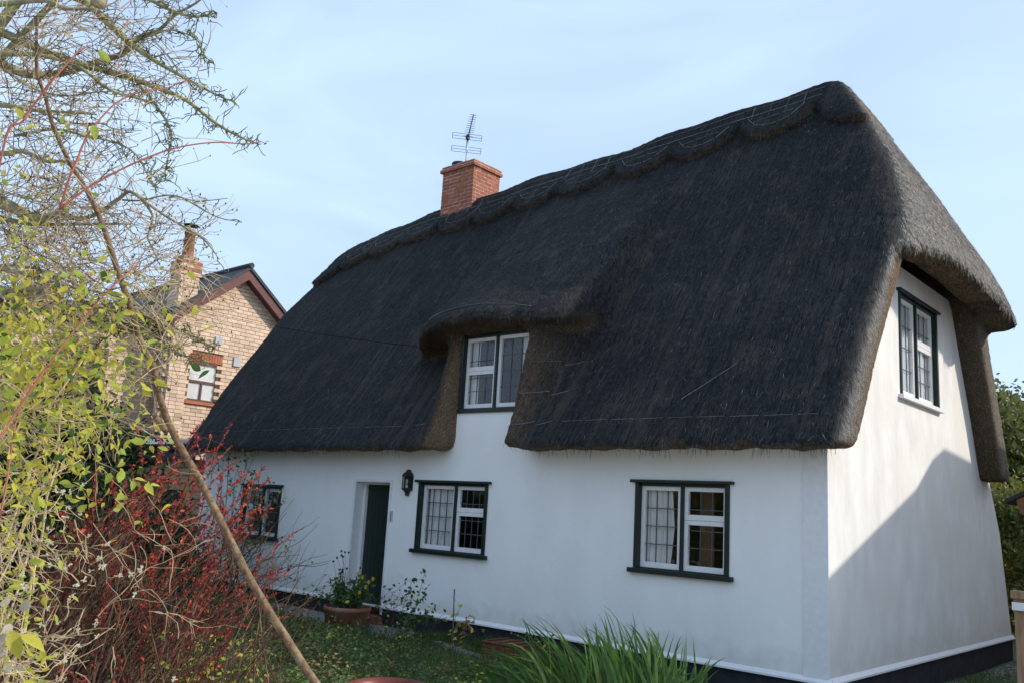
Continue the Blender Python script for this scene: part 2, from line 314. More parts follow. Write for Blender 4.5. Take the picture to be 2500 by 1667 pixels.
# --- roof field
RX = np.array([-14.5, -13.71, -12.75, -11.6, -10.1, -8.36, -7.45, -5.53, -3.85, -2.38, -1.28, 2]); RZ = np.array([7.15, 7.42, 7.69, 7.87, 8.01, 8.09, 8.14, 8.28, 8.36, 8.45, 8.49, 8.50]) - .115
SC = np.array([-.75, -2.1, -3.4, -4.6, -5.9, -7.0, -8.16, -9.13, -10.3, -11.4, -12.4, -13.4])
def smax(a, b, k):
    h = np.clip(.5 + .5 * (a - b) / k, 0, 1); return b * (1 - h) + a * h + k * h * (1 - h)
def smin(a, b, k): return -smax(-a, -b, k)
def roof_field(x, y, z):
    zr = np.interp(x, RX, RZ).astype(np.float32)
    sag = .014 * np.sin(x * 1.9 + z * .7) + .010 * np.sin(x * 4.3 + 1.3 - z * 1.1) + .012 * np.sin(z * 3.1 + x)
    kF = (zr - 2.42) / 4.05
    fd = (z - (2.42 + (y + .5) * kF)) / np.sqrt(1 + kF ** 2) + sag
    kB = (zr - 2.45) / 2.9
    bd = (z - (2.45 + (6.45 - y) * kB)) / np.sqrt(1 + kB ** 2) + sag
    xh = np.interp(z, [4.4, 4.66, 5.11, 5.51, 5.95, 6.5, 7.82, 8.6], [.86, .83, .70, .54, .32, .05, -.72, -1.2]).astype(np.float32) - .44 * np.clip((2.6 - y) / 1.7, 0, 1) ** 1.3
    hd = (x - xh) * .9 + .3 * sag
    O = smax(fd, bd, .24)
    # dormer hood and cheeks
    q = ((x + 4.95) / 1.30) ** 2; zb = 4.20 - .12 * q
    hood = (z - (zb + .36 - .62 * q + (y + .6) * 1.12)) * .66
    hood = smax(hood, -.66 - y + .30 * q, .14); hood = smax(hood, (zb - z), .07); hood = smax(hood, (x + 3.45) * .8, .6); hood = smax(hood, fd - np.interp(z, [4, 5, 6.2, 7.0, 7.5, 8.6], [1.3, .78, .40, .06, -.35, -2.0]).astype(np.float32) * np.where(z < 7.1, np.interp(x, [-4.9, -3.7], [1, .72]), 1).astype(np.float32), .2)
    dx = np.abs(x + 4.9)
    yc = -.52 + (z - 2.4) * .235 + np.maximum(0, dx - .75) * np.where(x > -4.9, 1.5, .6)
    ck = smax(yc - y, z - 4.35, .25); ck = smax(ck, np.maximum(-6.05 - x, x + 3.75), .3); ck = np.maximum(ck, y - .9)
    O = smin(O, ck, .22)
    O = smin(O, hood, .26)
    Oh = smax(O, hd, .36)
    # cap with scalloped lower edge
    w = np.min(np.abs(x[..., None] - SC) if x.ndim == 1 else np.abs(x.reshape(-1)[:, None] - SC), axis=1).reshape(x.shape)
    ze = zr - .26 - .47 * np.sqrt(np.clip(1 - (w / .64) ** 2, 0, 1))
    t = np.clip((x + 1.5) / 1.1, 0, 1); ze = np.where(x > -1.5, (1 - t) * np.minimum(ze, zr - .3) + t * 7.42, ze)
    cap = smax(Oh - .125, ze - z, .05)
    left = np.interp(z, [2.3, 2.49, 3.06, 4.24, 5.77, 6.87, 7.1], [-12.70, -12.78, -12.88, -13.47, -14.0, -13.85, -13.72])
    outer = np.minimum(Oh, cap)
    return fd, bd, hd, outer, left
h = .06
ax = np.arange(-14.4, .95, h, dtype=np.float32); ay = np.arange(-1.05, 7.0, h, dtype=np.float32); az = np.arange(2.16, 8.8, h, dtype=np.float32)
fld = np.empty((len(ax), len(ay), len(az)), np.float32)
Yg, Zg = np.meshgrid(ay, az, indexing='ij')
def full(X, Yv, Zv):
    fd, bd, hd, outer, left = roof_field(X, Yv, Zv)
    Sx = smax(outer, (left - X), .12)
    e = X - .33
    zc = np.interp(Yv, [1, 2.4, 4.4, 5.3], [4.97, 4.94, 4.82, 4.62]).astype(np.float32)
    end = smin(np.maximum(hd, zc - Zv), np.maximum(e, Zv - zc - .1), .05)
    Sx = smax(Sx, end, .07)
    Sx = smax(Sx, 2.385 + .012 * np.sin(X * 7) + .01 * np.sin(X * 17 + 2) + .06 * np.clip(Yv, 0, 1) - Zv, .07)
    H = np.maximum(np.maximum(fd + .40, bd + .46), np.minimum(Zv - zc - .04, hd + .45))
    H = np.maximum(H, -13.2 - X)
    Sx = smax(Sx, -H, .06)
    D = np.maximum(np.maximum(-5.60 + .55 * np.minimum(Yv, 0) - X, X + 4.20), np.maximum(Zv - 4.10, Yv - .95))
    Sx = smax(Sx, -D, .07)
    return Sx, outer
for i, xv in enumerate(ax):
    X = np.full_like(Yg, xv); fld[i] = full(X, Yg, Zg)[0]
def surface_nets(f, o, h):
    neg = f < 0; c = np.zeros(tuple(s - 1 for s in f.shape), np.uint8)
    for a in (0, 1):
        for b in (0, 1):
            for d in (0, 1): c += neg[a:f.shape[0] - 1 + a, b:f.shape[1] - 1 + b, d:f.shape[2] - 1 + d]
    act = (c > 0) & (c < 8); I = np.argwhere(act); idx = np.full(act.shape, -1, np.int32); idx[act] = np.arange(len(I))
    acc = np.zeros((len(I), 3)); cnt = np.zeros(len(I))
    cs = [(a, b, d) for a in (0, 1) for b in (0, 1) for d in (0, 1)]
    for A in cs:
        for Bc in cs:
            if sum(abs(p - q) for p, q in zip(A, Bc)) == 1 and A < Bc:
                fa = f[I[:, 0] + A[0], I[:, 1] + A[1], I[:, 2] + A[2]]; fb = f[I[:, 0] + Bc[0], I[:, 1] + Bc[1], I[:, 2] + Bc[2]]
                m = (fa < 0) != (fb < 0); t = np.where(m, fa / np.where(m, fa - fb, 1), 0)
                p = np.array(A)[None] + t[:, None] * (np.array(Bc) - np.array(A))[None]
                acc += np.where(m[:, None], p, 0); cnt += m
    Vv = (I + acc / cnt[:, None]) * h + np.array(o)
    Q = []
    for axx in range(3):
        u, v = [(1, 2), (2, 0), (0, 1)][axx]
        sl0 = [slice(None)] * 3; sl1 = [slice(None)] * 3; sl0[axx] = slice(0, -1); sl1[axx] = slice(1, None)
        m = neg[tuple(sl0)] != neg[tuple(sl1)]; s_ = neg[tuple(sl0)]
        E_ = np.argwhere(m); sg = s_[m]
        ok = (E_[:, u] > 0) & (E_[:, v] > 0) & (E_[:, u] < f.shape[u] - 1) & (E_[:, v] < f.shape[v] - 1)
        E_ = E_[ok]; sg = sg[ok]
        def cell(du, dv):
            C_ = E_.copy(); C_[:, u] -= du; C_[:, v] -= dv; return idx[C_[:, 0], C_[:, 1], C_[:, 2]]
        q_ = np.stack([cell(1, 1), cell(0, 1), cell(0, 0), cell(1, 0)], 1)
        q_[~sg] = q_[~sg][:, ::-1]; Q.append(q_)
    return Vv, np.concatenate(Q)
RV, RF = surface_nets(fld, (ax[0], ay[0], az[0]), h); del fld
me0 = np_mesh('roof_tmp', RV, RF, True)
nrm = np.empty(len(RV) * 3, np.float32); me0.vertices.foreach_get('normal', nrm); nrm = nrm.reshape(-1, 3)
bpy.data.meshes.remove(me0)
X_, Y_, Z_ = [RV[:, i].astype(np.float32) for i in range(3)]
outer_v = roof_field(X_, Y_, Z_)[3]
cutv = np.clip((-outer_v - .03) / .05, 0, 1)
cutv = np.where((Z_ < 4.15) & (np.abs(X_ + 4.9) < 1.15) & (Z_ > 2.3) & (Y_ < .6) & (nrm[:, 1] < .2), np.maximum(cutv, .42 * np.clip((1.15 - np.abs(X_ + 4.9)) / .35, 0, 1)), cutv)
cutv = np.maximum(cutv, np.clip((-nrm[:, 2] - .2) / .3, 0, 1) * .5)
cutv = np.where((Y_ > 4.2) & (X_ > -.2), cutv * .45, cutv)
sunlit_side = np.clip((nrm[:, 0] - .42) / .42, 0, 1) * np.clip((X_ + 1.9) / .8, 0, 1)  # mask of the sun-facing hip, where the lit look is painted in
# brown reveals under the scalloped cap edge
streakn = np.sin(X_ * 41 + 3 * np.sin(Z_ * 2)) * np.sin(X_ * 67 + Z_) * .004
RV2 = RV + nrm * (nr.normal(0, .0035, len(RV)) + streakn)[:, None]
me = np_mesh('thatched_roof', RV2, RF, True)
for nm, vals in (('cut', cutv), ('side', sunlit_side)):
    a = me.attributes.new(nm, 'FLOAT', 'POINT'); a.data.foreach_set('value', vals.astype(np.float32))
roof = link('thatched_roof', me, M['thatch'], cot)
bvh = BVHTree.FromPolygons([tuple(v) for v in RV2.tolist()], RF.tolist())

# --- loose straws lying on the thatch and fringes at its edges
fc = RV2[RF].mean(1); fn = np.cross(RV2[RF[:, 2]] - RV2[RF[:, 0]], RV2[RF[:, 3]] - RV2[RF[:, 1]]); fn /= np.linalg.norm(fn, axis=1)[:, None] + 1e-9
fcut = cutv[RF].mean(1); fside = sunlit_side[RF].mean(1)
vis = ((CAM[None] - fc) * fn).sum(1) > -.3
fo = roof_field(*[fc[:, i].astype(np.float32) for i in range(3)])[3]
out_ok = (vis & ((fo > -.55) | (fc[:, 0] > .1)) & (fc[:, 1] < 7))
def straws(mask, n, lo, hi, wid, lift, jit, seed, dirmode='down'):
    g = np.random.default_rng(seed); ids = np.argwhere(mask).ravel(); ids = g.choice(ids, n)
    c = fc[ids] + g.uniform(-.03, .03, (n, 3)); nn = fn[ids]
    c = c - nn * ((c - fc[ids]) * nn).sum(1)[:, None]
    d = np.zeros((n, 3)); d[:, 2] = -1; d -= nn * (d * nn).sum(1)[:, None]; ln = np.linalg.norm(d, axis=1); bad = ln < .2
    d[bad] = (0, -1, 0); d[bad] -= nn[bad] * (d[bad] * nn[bad]).sum(1)[:, None]; d /= np.linalg.norm(d, axis=1)[:, None] + 1e-9
    s_ = np.cross(nn, d); a = g.normal(0, jit, n); d = d * np.cos(a)[:, None] + s_ * np.sin(a)[:, None]; s_ = np.cross(nn, d)
    L_ = g.uniform(lo, hi, n)[:, None]; w = g.uniform(.5, 1.2, n)[:, None] * wid
    p0 = c + nn * .003; p1 = c + d * L_ + nn * g.uniform(.2, 1, n)[:, None] * lift
    Vv = np.stack([p0 - s_ * w, p0 + s_ * w, p1 + s_ * w * .4, p1 - s_ * w * .4], 1).reshape(-1, 3)
    return Vv, np.arange(4 * n).reshape(-1, 4)
def straw_obj(name, parts, m):
    Vs, Fs, b = [], [], 0
    for v, f in parts: Vs.append(v); Fs.append(f + b); b += len(v)
    return tag(link(name, np_mesh(name, np.concatenate(Vs), np.concatenate(Fs)), m, cot), kind='stuff')
straw_obj('loose_straw', [straws(out_ok & (fcut < .3) & (fside < .5), 100000, .05, .16, .0026, .007, .10, 1)], M['straw_dark'])
straw_obj('sunlit_and_stray_straw', [straws(out_ok & (fcut < .3) & (fside >= .55) & (fc[:, 2] > 4.7), 22000, .04, .12, .003, .018, .25, 2), straws(out_ok & (fcut < .3) & (fside < .5), 1500, .05, .14, .0018, .014, .3, 5)], M['straw_grey'])  # hip straws coloured pale as if sunlit, plus a few strays in front
edge = out_ok & (fn[:, 2] < .1) & ((fc[:, 2] < 2.62) | (fcut > .5))
straw_obj('cut_straw', [straws(out_ok & (fcut > .4), 14000, .02, .08, .003, .02, .5, 3), straws(edge & (fc[:, 2] < 2.5), 1600, .015, .05, .0028, .012, .5, 4)], M['straw_tan'])
straw_obj('eave_fringe', [straws(out_ok & (fc[:, 2] < 2.5), 2600, .015, .045, .003, .008, .4, 6), straws(out_ok & (fc[:, 2] > 4.8) & (fc[:, 2] < 5.0) & (fc[:, 0] > .15), 2500, .03, .09, .003, .02, .4, 8),
           straws(out_ok & (fc[:, 2] > 4.0) & (fc[:, 2] < 4.4) & (np.abs(fc[:, 0] + 4.75) < 1.6) & (fc[:, 1] < 0), 2500, .03, .08, .003, .012, .4, 9)], M['straw_dark'])

# --- hazel liggers pinned on the ridge, the hood and the cheeks
def onroof(x, z, yfrom=-4, lift=.006):
    loc, n, i, d = bvh.ray_cast(Vector((x, yfrom, z)), Vector((0, 1, 0)), 14)
    if loc is None: return None
    return loc + n.normalized() * lift if n.y < 0 else loc - n.normalized() * lift
def rod(pts, r=.010, name='ligger', m='ligger'):
    r *= .8
    pts = [p for p in pts if p is not None]
    if len(pts) < 2: return
    if max((q - p).length for p, q in zip(pts, pts[1:])) > .2: return
    MB().tube(pts, r, 4).build(name, M[m], roof)
def zr_(x): return float(np.interp(x, RX, RZ)) + .10
def rodline(x0, z0, x1, z1, r=.010, n=4):
    rod([onroof(x0 + (x1 - x0) * k / n, z0 + (z1 - z0) * k / n) for k in range(n + 1)], r)
lig = 0
for lvl, r in ((.30, .0095), (.13, .0075)):
    x = -1.35
    while x > -13.3:
        L_ = rnd.uniform(.45, .75); x1 = x - L_
        rodline(x, zr_(x) - lvl, x1, zr_(x1) - lvl + rnd.uniform(-.012, .012), r); x = x1 - rnd.uniform(.0, .05)
for i in range(len(SC) - 1):
    xc = SC[i]; 
    if xc > -1: continue
    for k in range(5):                                     # rods along each scallop edge
        a0 = -1 + k * .4 + .04; a1 = a0 + .34
        f = lambda a: (xc + a * .50, zr_(xc) - .30 - .40 * math.sqrt(max(0, 1 - a * a * .95)) + .06)
        (xa, za), (xb, zb_) = f(a0), f(a1); rodline(xa, za, xb, zb_, .008, 3)
    for k in range(3):                                     # inner rods of a scallop
        xa = xc - .36 + k * .24; rodline(xa, zr_(xa) - .47 + .02 * k, xa + .2, zr_(xa) - .44, .007, 2)
    if i % 3 != 1:
        for s_ in (-1, 1): rodline(xc - .3 * s_, zr_(xc) - .14, xc + .3 * s_, zr_(xc) - .30, .0075, 3)
    else:
        for k in range(4): rodline(xc - .45 + .3 * k, zr_(xc) - .10, xc - .42 + .3 * k, zr_(xc) - .40, .0075, 3)
for k in range(7):                                         # sways on the hood
    a0 = -5.95 + k * .27; g = lambda x: 4.46 - .16 * ((x + 4.95) / 1.1) ** 2
    rodline(a0, g(a0), a0 + .26, g(a0 + .26), .0075, 3)
for zz in (2.75, 3.2, 3.65):                               # sways on the cheeks
    for k in range(2):
        rodline(-6.25 + k * .33, zz, -5.95 + k * .33, zz + .01, .007, 3)
        rodline(-4.12 + k * .30, zz - .06, -3.86 + k * .30, zz, .007, 3)
for k in range(9): rodline(-3.4 + k * .4, 2.74, -3.06 + k * .4, 2.745, .005, 2)
for k in range(12): rodline(-12.2 + k * .48, 2.74, -11.85 + k * .48, 2.745, .005, 2)
rodline(-1.72, 2.98, -1.15, 3.42, .007, 6)

# --- walls
def cutwall(nm, m, cuts, zcuts, holes, P, top, depth, par):
    """plane wall in (a, z); P(a, z, d) -> point, d = depth inwards; holes (a0, a1, z0, z1)"""
    A = sorted(set(cuts + [h_[0] for h_ in holes] + [h_[1] for h_ in holes])); Z = sorted(set(zcuts + [h_[2] for h_ in holes] + [h_[3] for h_ in holes]))
    b = MB()
    for a0, a1 in zip(A, A[1:]):
        for z0, z1 in zip(Z, Z[1:]):
            am, zm = (a0 + a1) / 2, (z0 + z1) / 2
            if any(h_[0] < am < h_[1] and h_[2] < zm < h_[3] for h_ in holes): continue
            t0, t1 = top(a0), top(a1)
            if z0 >= max(t0, t1): continue
            b.add([P(a0, min(z0, t0), 0), P(a1, min(z0, t1), 0), P(a1, min(z1, t1), 0), P(a0, min(z1, t0), 0)], [(0, 1, 2, 3)])
    for a0, a1, z0, z1 in holes:
        q = [(a0, z0), (a1, z0), (a1, z1), (a0, z1)]
        for (a, z), (c, d) in zip(q, q[1:] + q[:1]):
            b.add([P(a, z, 0), P(a, z, depth), P(c, d, depth), P(c, d, 0)], [(0, 1, 2, 3)])
    return b.build(nm, m, par)
W3 = (-2.362, -1.172, .975, 1.995); W2 = (-6.275, -4.925, .93, 1.915); W1 = (-11.06, -9.93, .865, 1.755)
DOOR = (-7.82, -6.968, -.30, 1.90); DW = (-5.55, -4.22, 3.0, 4.10); GW = (2.40, 3.89, 3.31, 4.665)
FP = lambda a, z, d: (a, d, z)
def ftop(a): return 4.16 if -5.68 < a < -4.15 else 2.62
wf = cutwall('front_wall', M['render_white'], [-12.62, -5.69, -5.67, -4.16, -4.14, 0] + [x_ * 1.0 for x_ in range(-12, 0)], [0, .5, 1, 1.5, 2, 2.5, 3, 3.5, 4.2], [W1, W2, W3, (DOOR[0], DOOR[1], 0, DOOR[3]), DW], FP, ftop, .26, cot)
GP = lambda a, z, d: (-d, a, z)
def gtop(y):
    f = 2.40 + (y + .5) * 1.46 - .40 * 1.77 + .15; g_ = 2.45 + (6.45 - y) * 2.05 - .46 * 2.28 + .15
    return max(.1, min(f + .3, 5.02, g_))
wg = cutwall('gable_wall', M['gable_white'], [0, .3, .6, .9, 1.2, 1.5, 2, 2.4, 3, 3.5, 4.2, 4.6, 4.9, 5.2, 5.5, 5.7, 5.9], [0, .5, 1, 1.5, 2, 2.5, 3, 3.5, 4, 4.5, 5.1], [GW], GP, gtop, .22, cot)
b = MB()
b.add([(0, 5.9, 0), (0, 7.44, 0), (0, 6.94, 1.67), (0, 6.42, 2.50), (0, 5.9, gtop(5.9))], [(0, 1, 2, 3, 4)])
b.add([(0, 7.44, 0), (-12.6, 7.44, 0), (-12.6, 6.94, 1.67), (0, 6.94, 1.67)], [(0, 1, 2, 3)])
b.add([(0, 6.94, 1.67), (-12.6, 6.94, 1.67), (-12.6, 6.3, 2.7), (0, 6.3, 2.7)], [(0, 1, 2, 3)])
b.add([(-12.62, 0, 0), (-12.62, 7.44, 0), (-12.62, 6.4, 2.6), (-12.62, 3.5, 7.3), (-12.62, 0, 2.6)], [(4, 3, 2, 1, 0)])
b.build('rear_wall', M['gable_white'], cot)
# corner board, bell drip, plinth
MB().box((-.27, -.012, .055), (.012, .0, 2.42)).build('corner_board', M['white_paint'], cot, bevel=.003)
MB().box((-12.50, -.014, .055), (-12.30, .0, 2.40)).build('corner_board', M['white_paint'], cot, bevel=.003)
dr = MB()
for x0, x1 in ((-12.65, DOOR[0] - .03), (DOOR[1] + .03, .045)): dr.add([(x0, -.045, 0), (x1, -.045, 0), (x1, -.045, .02), (x0, -.045, .02), (x0, .0, .06), (x1, .0, .06), (x0, .0, 0), (x1, .0, 0)], [(0, 1, 2, 3), (3, 2, 5, 4), (0, 6, 7, 1), (0, 3, 4, 6), (1, 7, 5, 2)])
dr.build('drip_ledge', M['white_paint'], cot)
MB().add([(.045, -.045, 0), (.045, 7.46, 0), (.045, 7.46, .02), (.045, -.045, .02), (0, -.0, .06), (0, 7.46, .06), (0, 0, 0), (0, 7.46, 0)], [(0, 1, 2, 3), (3, 2, 5, 4), (0, 6, 7, 1)]).build('drip_ledge', M['white_paint'], cot)
pl = MB().box((-12.62, -.005, -.6), (DOOR[0], .3, 0)); pl.box((DOOR[1], -.005, -.6), (.004, .3, 0)); pl.box((-.3, .3, -.6), (.004, 7.44, -.001)); pl.box((-12.62, .3, -.6), (-12.3, 7.44, -.001))
pl.build('plinth', M['plinth_black'], cot)

def curtain_part(par, P, a0, a1, z0, z1, d, folds, m='curtain', skew=0):
    n = max(8, int((a1 - a0) / .012)); vs = []; ph = rnd.uniform(0, 6)
    for i in range(n + 1):
        t = i / n; a = a0 + (a1 - a0) * t; dd = d + .018 * math.sin(t * folds * 6.28 + ph) + .008 * math.sin(t * folds * 15 + ph)
        vs += [P(a, z1, dd), P(a + skew * t, (z0 + z1) / 2, dd), P(a - skew * t * .3, z0, dd * 1.0)]
    fs = [(i * 3 + k, i * 3 + k + 1, i * 3 + k + 4, i * 3 + k + 3) for i in range(n) for k in (0, 1)]
    MB().add(vs, fs).build('curtain', M[m], par, True)

def window(name, P, box, lights, par, rec=.055, jw=.05, lintel=.06, sillh=.06, lint_ext=.055, sw=.052, blind=False, sill_mat='green_paint', sill=True):
    """box a0,a1,z0,z1 = wall opening. lights: list of columns (a-fraction0, a-fraction1, [(zfrac0, zfrac1, nx, [row heights])])"""
    a0, a1, z0, z1 = box
    def bx(mb, x0, x1, y0, y1, d0, d1):
        q = [P(x0, y0, d0), P(x1, y1, d1)]; lo = [min(q[0][i], q[1][i]) for i in range(3)]; hi = [max(q[0][i], q[1][i]) for i in range(3)]; return mb.box(lo, hi)
    fr = bx(MB(), a0 - .04, a0 + .012, z0, z1, -.022, .14)
    wroot = fr.build(name, M['green_paint'], par, bevel=.003)
    bx(MB(), a1 - .012, a1 + .045, z0, z1, -.022, .14).build('jamb', M['green_paint'], wroot, bevel=.003)
    bx(MB(), a0 - .045 - lint_ext, a1 + .045 + lint_ext, z1, z1 + .035, -.055, .05).build('lintel', M['green_paint'], wroot, bevel=.003)
    bx(MB(), a0 + .012, a1 - .012, z1 - .035, z1 - .002, rec - .035, .14).build('head', M['green_paint'], wroot)
    if sill: bx(MB(), a0 - .045 - lint_ext, a1 + .045 + lint_ext, z0 - .055, z0, -.065, .10).build('sill', M[sill_mat], wroot, bevel=.004)
    bx(MB(), a0 + .012, a1 - .012, z0, z0 + .012, .0, .14).build('sill_board', M[sill_mat], wroot)
    A0, A1, Z0, Z1 = a0 + .013, a1 - .013, z0 + .012, z1 - .035
    for ci, (c0, c1, cells) in enumerate(lights):
        x0 = A0 + (A1 - A0) * c0 + (.019 if ci else 0); x1 = A0 + (A1 - A0) * c1 - (.019 if ci < len(lights) - 1 else 0)
        if ci < len(lights) - 1: bx(MB(), x1, x1 + .038, Z0, Z1, rec - .035, .14).build('mullion', M['green_paint'], wroot, bevel=.002)
        for (q0, q1, nx, rows) in cells:
            y0 = Z0 + (Z1 - Z0) * q0 + .0015; y1 = Z0 + (Z1 - Z0) * q1 - .0015
            bot = sw * 1.25
            sb = MB()
            for r_ in ((x0, x0 + sw, y0, y1), (x1 - sw, x1, y0, y1), (x0 + sw, x1 - sw, y1 - sw, y1), (x0 + sw, x1 - sw, y0, y0 + bot)): bx(sb, *r_, rec, rec + .045)
            s_o = sb.build('sash', M['white_paint'], wroot, bevel=.003)
            gx0, gx1, gy0, gy1 = x0 + sw, x1 - sw, y0 + bot, y1 - sw; dg = rec + .028
            xs = [gx0 + (gx1 - gx0) * k / nx for k in range(nx + 1)]; tot = sum(rows); ys = [gy0]
            for r_ in rows: ys.append(ys[-1] + (gy1 - gy0) * r_ / tot)
            for i in range(nx):
                for j in range(len(rows)):
                    t = [rnd.uniform(-.0012, .0012) for _ in range(4)]
                    MB().add([P(xs[i], ys[j], dg + t[0]), P(xs[i + 1], ys[j], dg + t[1]), P(xs[i + 1], ys[j + 1], dg + t[2]), P(xs[i], ys[j + 1], dg + t[3])], [(0, 1, 2, 3)]).build('pane', M['glass'], wroot)
            for xx in xs[1:-1]: bx(MB(), xx - .0055, xx + .0055, gy0, gy1, dg - .007, dg + .004).build('lead_bar', M['lead'], wroot)
            for yy in ys[1:-1]: bx(MB(), gx0, gx1, yy - .0055, yy + .0055, dg - .0065, dg + .0045).build('lead_bar', M['lead'], wroot)
    return wroot
R4 = [1, 1, 1, 1]
w3 = window('window', FP, W3, [(0, .5, [(0, 1, 3, R4)]), (.5, 1, [(0, .60, 3, [1, 1, .32]), (.60, 1, 3, [.28, 1])])], cot)
tag(w3, 'leaded casement window nearest the right corner, green frame and white sashes')
w2 = window('window', FP, W2, [(0, .53, [(0, 1, 4, R4)]), (.53, 1, [(0, .60, 4, [1, 1, .32]), (.60, 1, 4, [.28, 1])])], cot)
tag(w2, 'leaded casement window beside the wall lantern and door')
w1 = window('window', FP, W1, [(0, .5, [(0, .58, 3, [1, 1, .4]), (.58, 1, 3, [.4, 1])]), (.5, 1, [(0, 1, 3, R4)])], cot)
tag(w1, 'small leaded window behind the climbing rose')
wd = window('dormer_window', FP, DW, [(0, .48, [(0, .53, 3, [1, 1, .25]), (.53, 1, 3, [.3, 1])]), (.48, 1, [(0, 1, 3, R4)])], cot, lint_ext=0, sill=False)
MB().box((-5.60, -.03, 2.94), (-4.17, .05, 3.0)).build('sill', M['green_paint'], wd, bevel=.004)
wg_ = window('gable_window', GP, GW, [(0, .48, [(0, 1, 3, R4)]), (.48, 1, [(0, .60, 3, [1, 1, 1]), (.60, 1, 3, [.4, 1])])], cot, sill_mat='white_paint', rec=.045, sw=.06)
# curtains and the rooms just behind the glass
curtain_part(w3, FP, -2.30, -1.96, .98, 1.96, .13, 4, skew=.04); 
curtain_part(w2, FP, -6.20, -5.72, .94, 1.90, .13, 5, skew=.08)
curtain_part(wd, FP, -5.53, -5.38, 3.0, 4.05, .17, 3); curtain_part(wd, FP, -4.50, -4.24, 3.0, 4.05, .17, 4); curtain_part(wd, FP, -5.1, -4.98, 3.3, 4.05, .2, 2)
curtain_part(wg_, GP, 2.42, 3.15, 3.3, 4.66, .112, 9); curtain_part(wg_, GP, 3.15, 3.87, 3.3, 4.66, .112, 9)
for (x0, x1, z0, z1) in (W3, W2, W1):
    b = MB(); X0, X1, Z0, Z1 = x0 - .7, x1 + .7, z0 - .6, z1 + .35
    b.add([(X0, .27, Z0), (X1, .27, Z0), (X1, 2.4, Z0), (X0, 2.4, Z0), (X0, .27, Z1), (X1, .27, Z1), (X1, 2.4, Z1), (X0, 2.4, Z1)], [(0, 1, 2, 3), (7, 6, 5, 4), (1, 5, 6, 2), (2, 6, 7, 3), (3, 7, 4, 0)])
    b.build('room_interior', M['room_dark'], cot)
MB().box((-1.78, .5, .45), (-1.60, .53, 2.2)).build('inner_door', M['room_tan'], w3)   # open brown door inside the right window
lt = MB(); lt.box((-1.56, .46, 1.50), (-1.36, .48, 1.53)); lt.box((-1.44, .46, 1.43), (-1.42, .48, 1.52)); lt.build('inner_latch', M['black_iron'], w3)

# --- door
db = MB(); x0, x1 = DOOR[0], DOOR[1]
for q in ((x0 - .04, x0 + .006, -.10, 1.894), (x1 - .006, x1 + .04, -.10, 1.894), (x0 - .04, x1 + .04, 1.894, 1.94)): db.box((q[0], -.018, q[2]), (q[1], .24, q[3]))
dfr = db.build('door_frame', M['white_paint'], cot, bevel=.003)
inn = MB(); inn.box((x0, .16, -.12), (x0 + .06, .25, 1.90)); inn.box((x1 - .05, .16, -.12), (x1, .25, 1.90)); inn.box((x0 + .06, .16, 1.86), (x1 - .05, .25, 1.90)); inn.build('door_lining', M['white_paint'], cot, bevel=.003)
door = MB().box((x0 + .06, .225, -.12), (x1 - .05, .26, 1.86)).build('door', M['door_green'], cot)
tag(door, 'dark green boarded front door with a letter plate')
npk = 7; wpk = (x1 - x0 - .11) / npk
for k in range(npk): MB().box((x0 + .06 + k * wpk + .003, .21, -.12), (x0 + .06 + (k + 1) * wpk - .003, .226, 1.76)).build('plank', M['door_green'], door, bevel=.004)
MB().box((x0 + .06, .205, 1.765), (x1 - .05, .226, 1.86)).build('top_rail', M['door_green'], door, bevel=.004)
lp = MB().box((x0 + .48, .196, .80), (x0 + .74, .21, .93)); lp.box((x0 + .52, .190, .835), (x0 + .70, .197, .895)); lp.build('letter_plate', M['black_iron'], door, bevel=.004)
MB().box((x0 - .05, -.10, -.32), (x1 + .05, .3, -.13)).build('doorstep', M['brick_red'], cot, bevel=.01)
bell = MB().box((x1 + .075, -.03, 1.30), (x1 + .10, .0, 1.46)); bell.box((x1 + .06, -.022, 1.38), (x1 + .075, -.002, 1.40)); bell.build('bell_box', M['alu'], cot, bevel=.003)
tag(cot.children[-1], 'small grey bell beside the door')

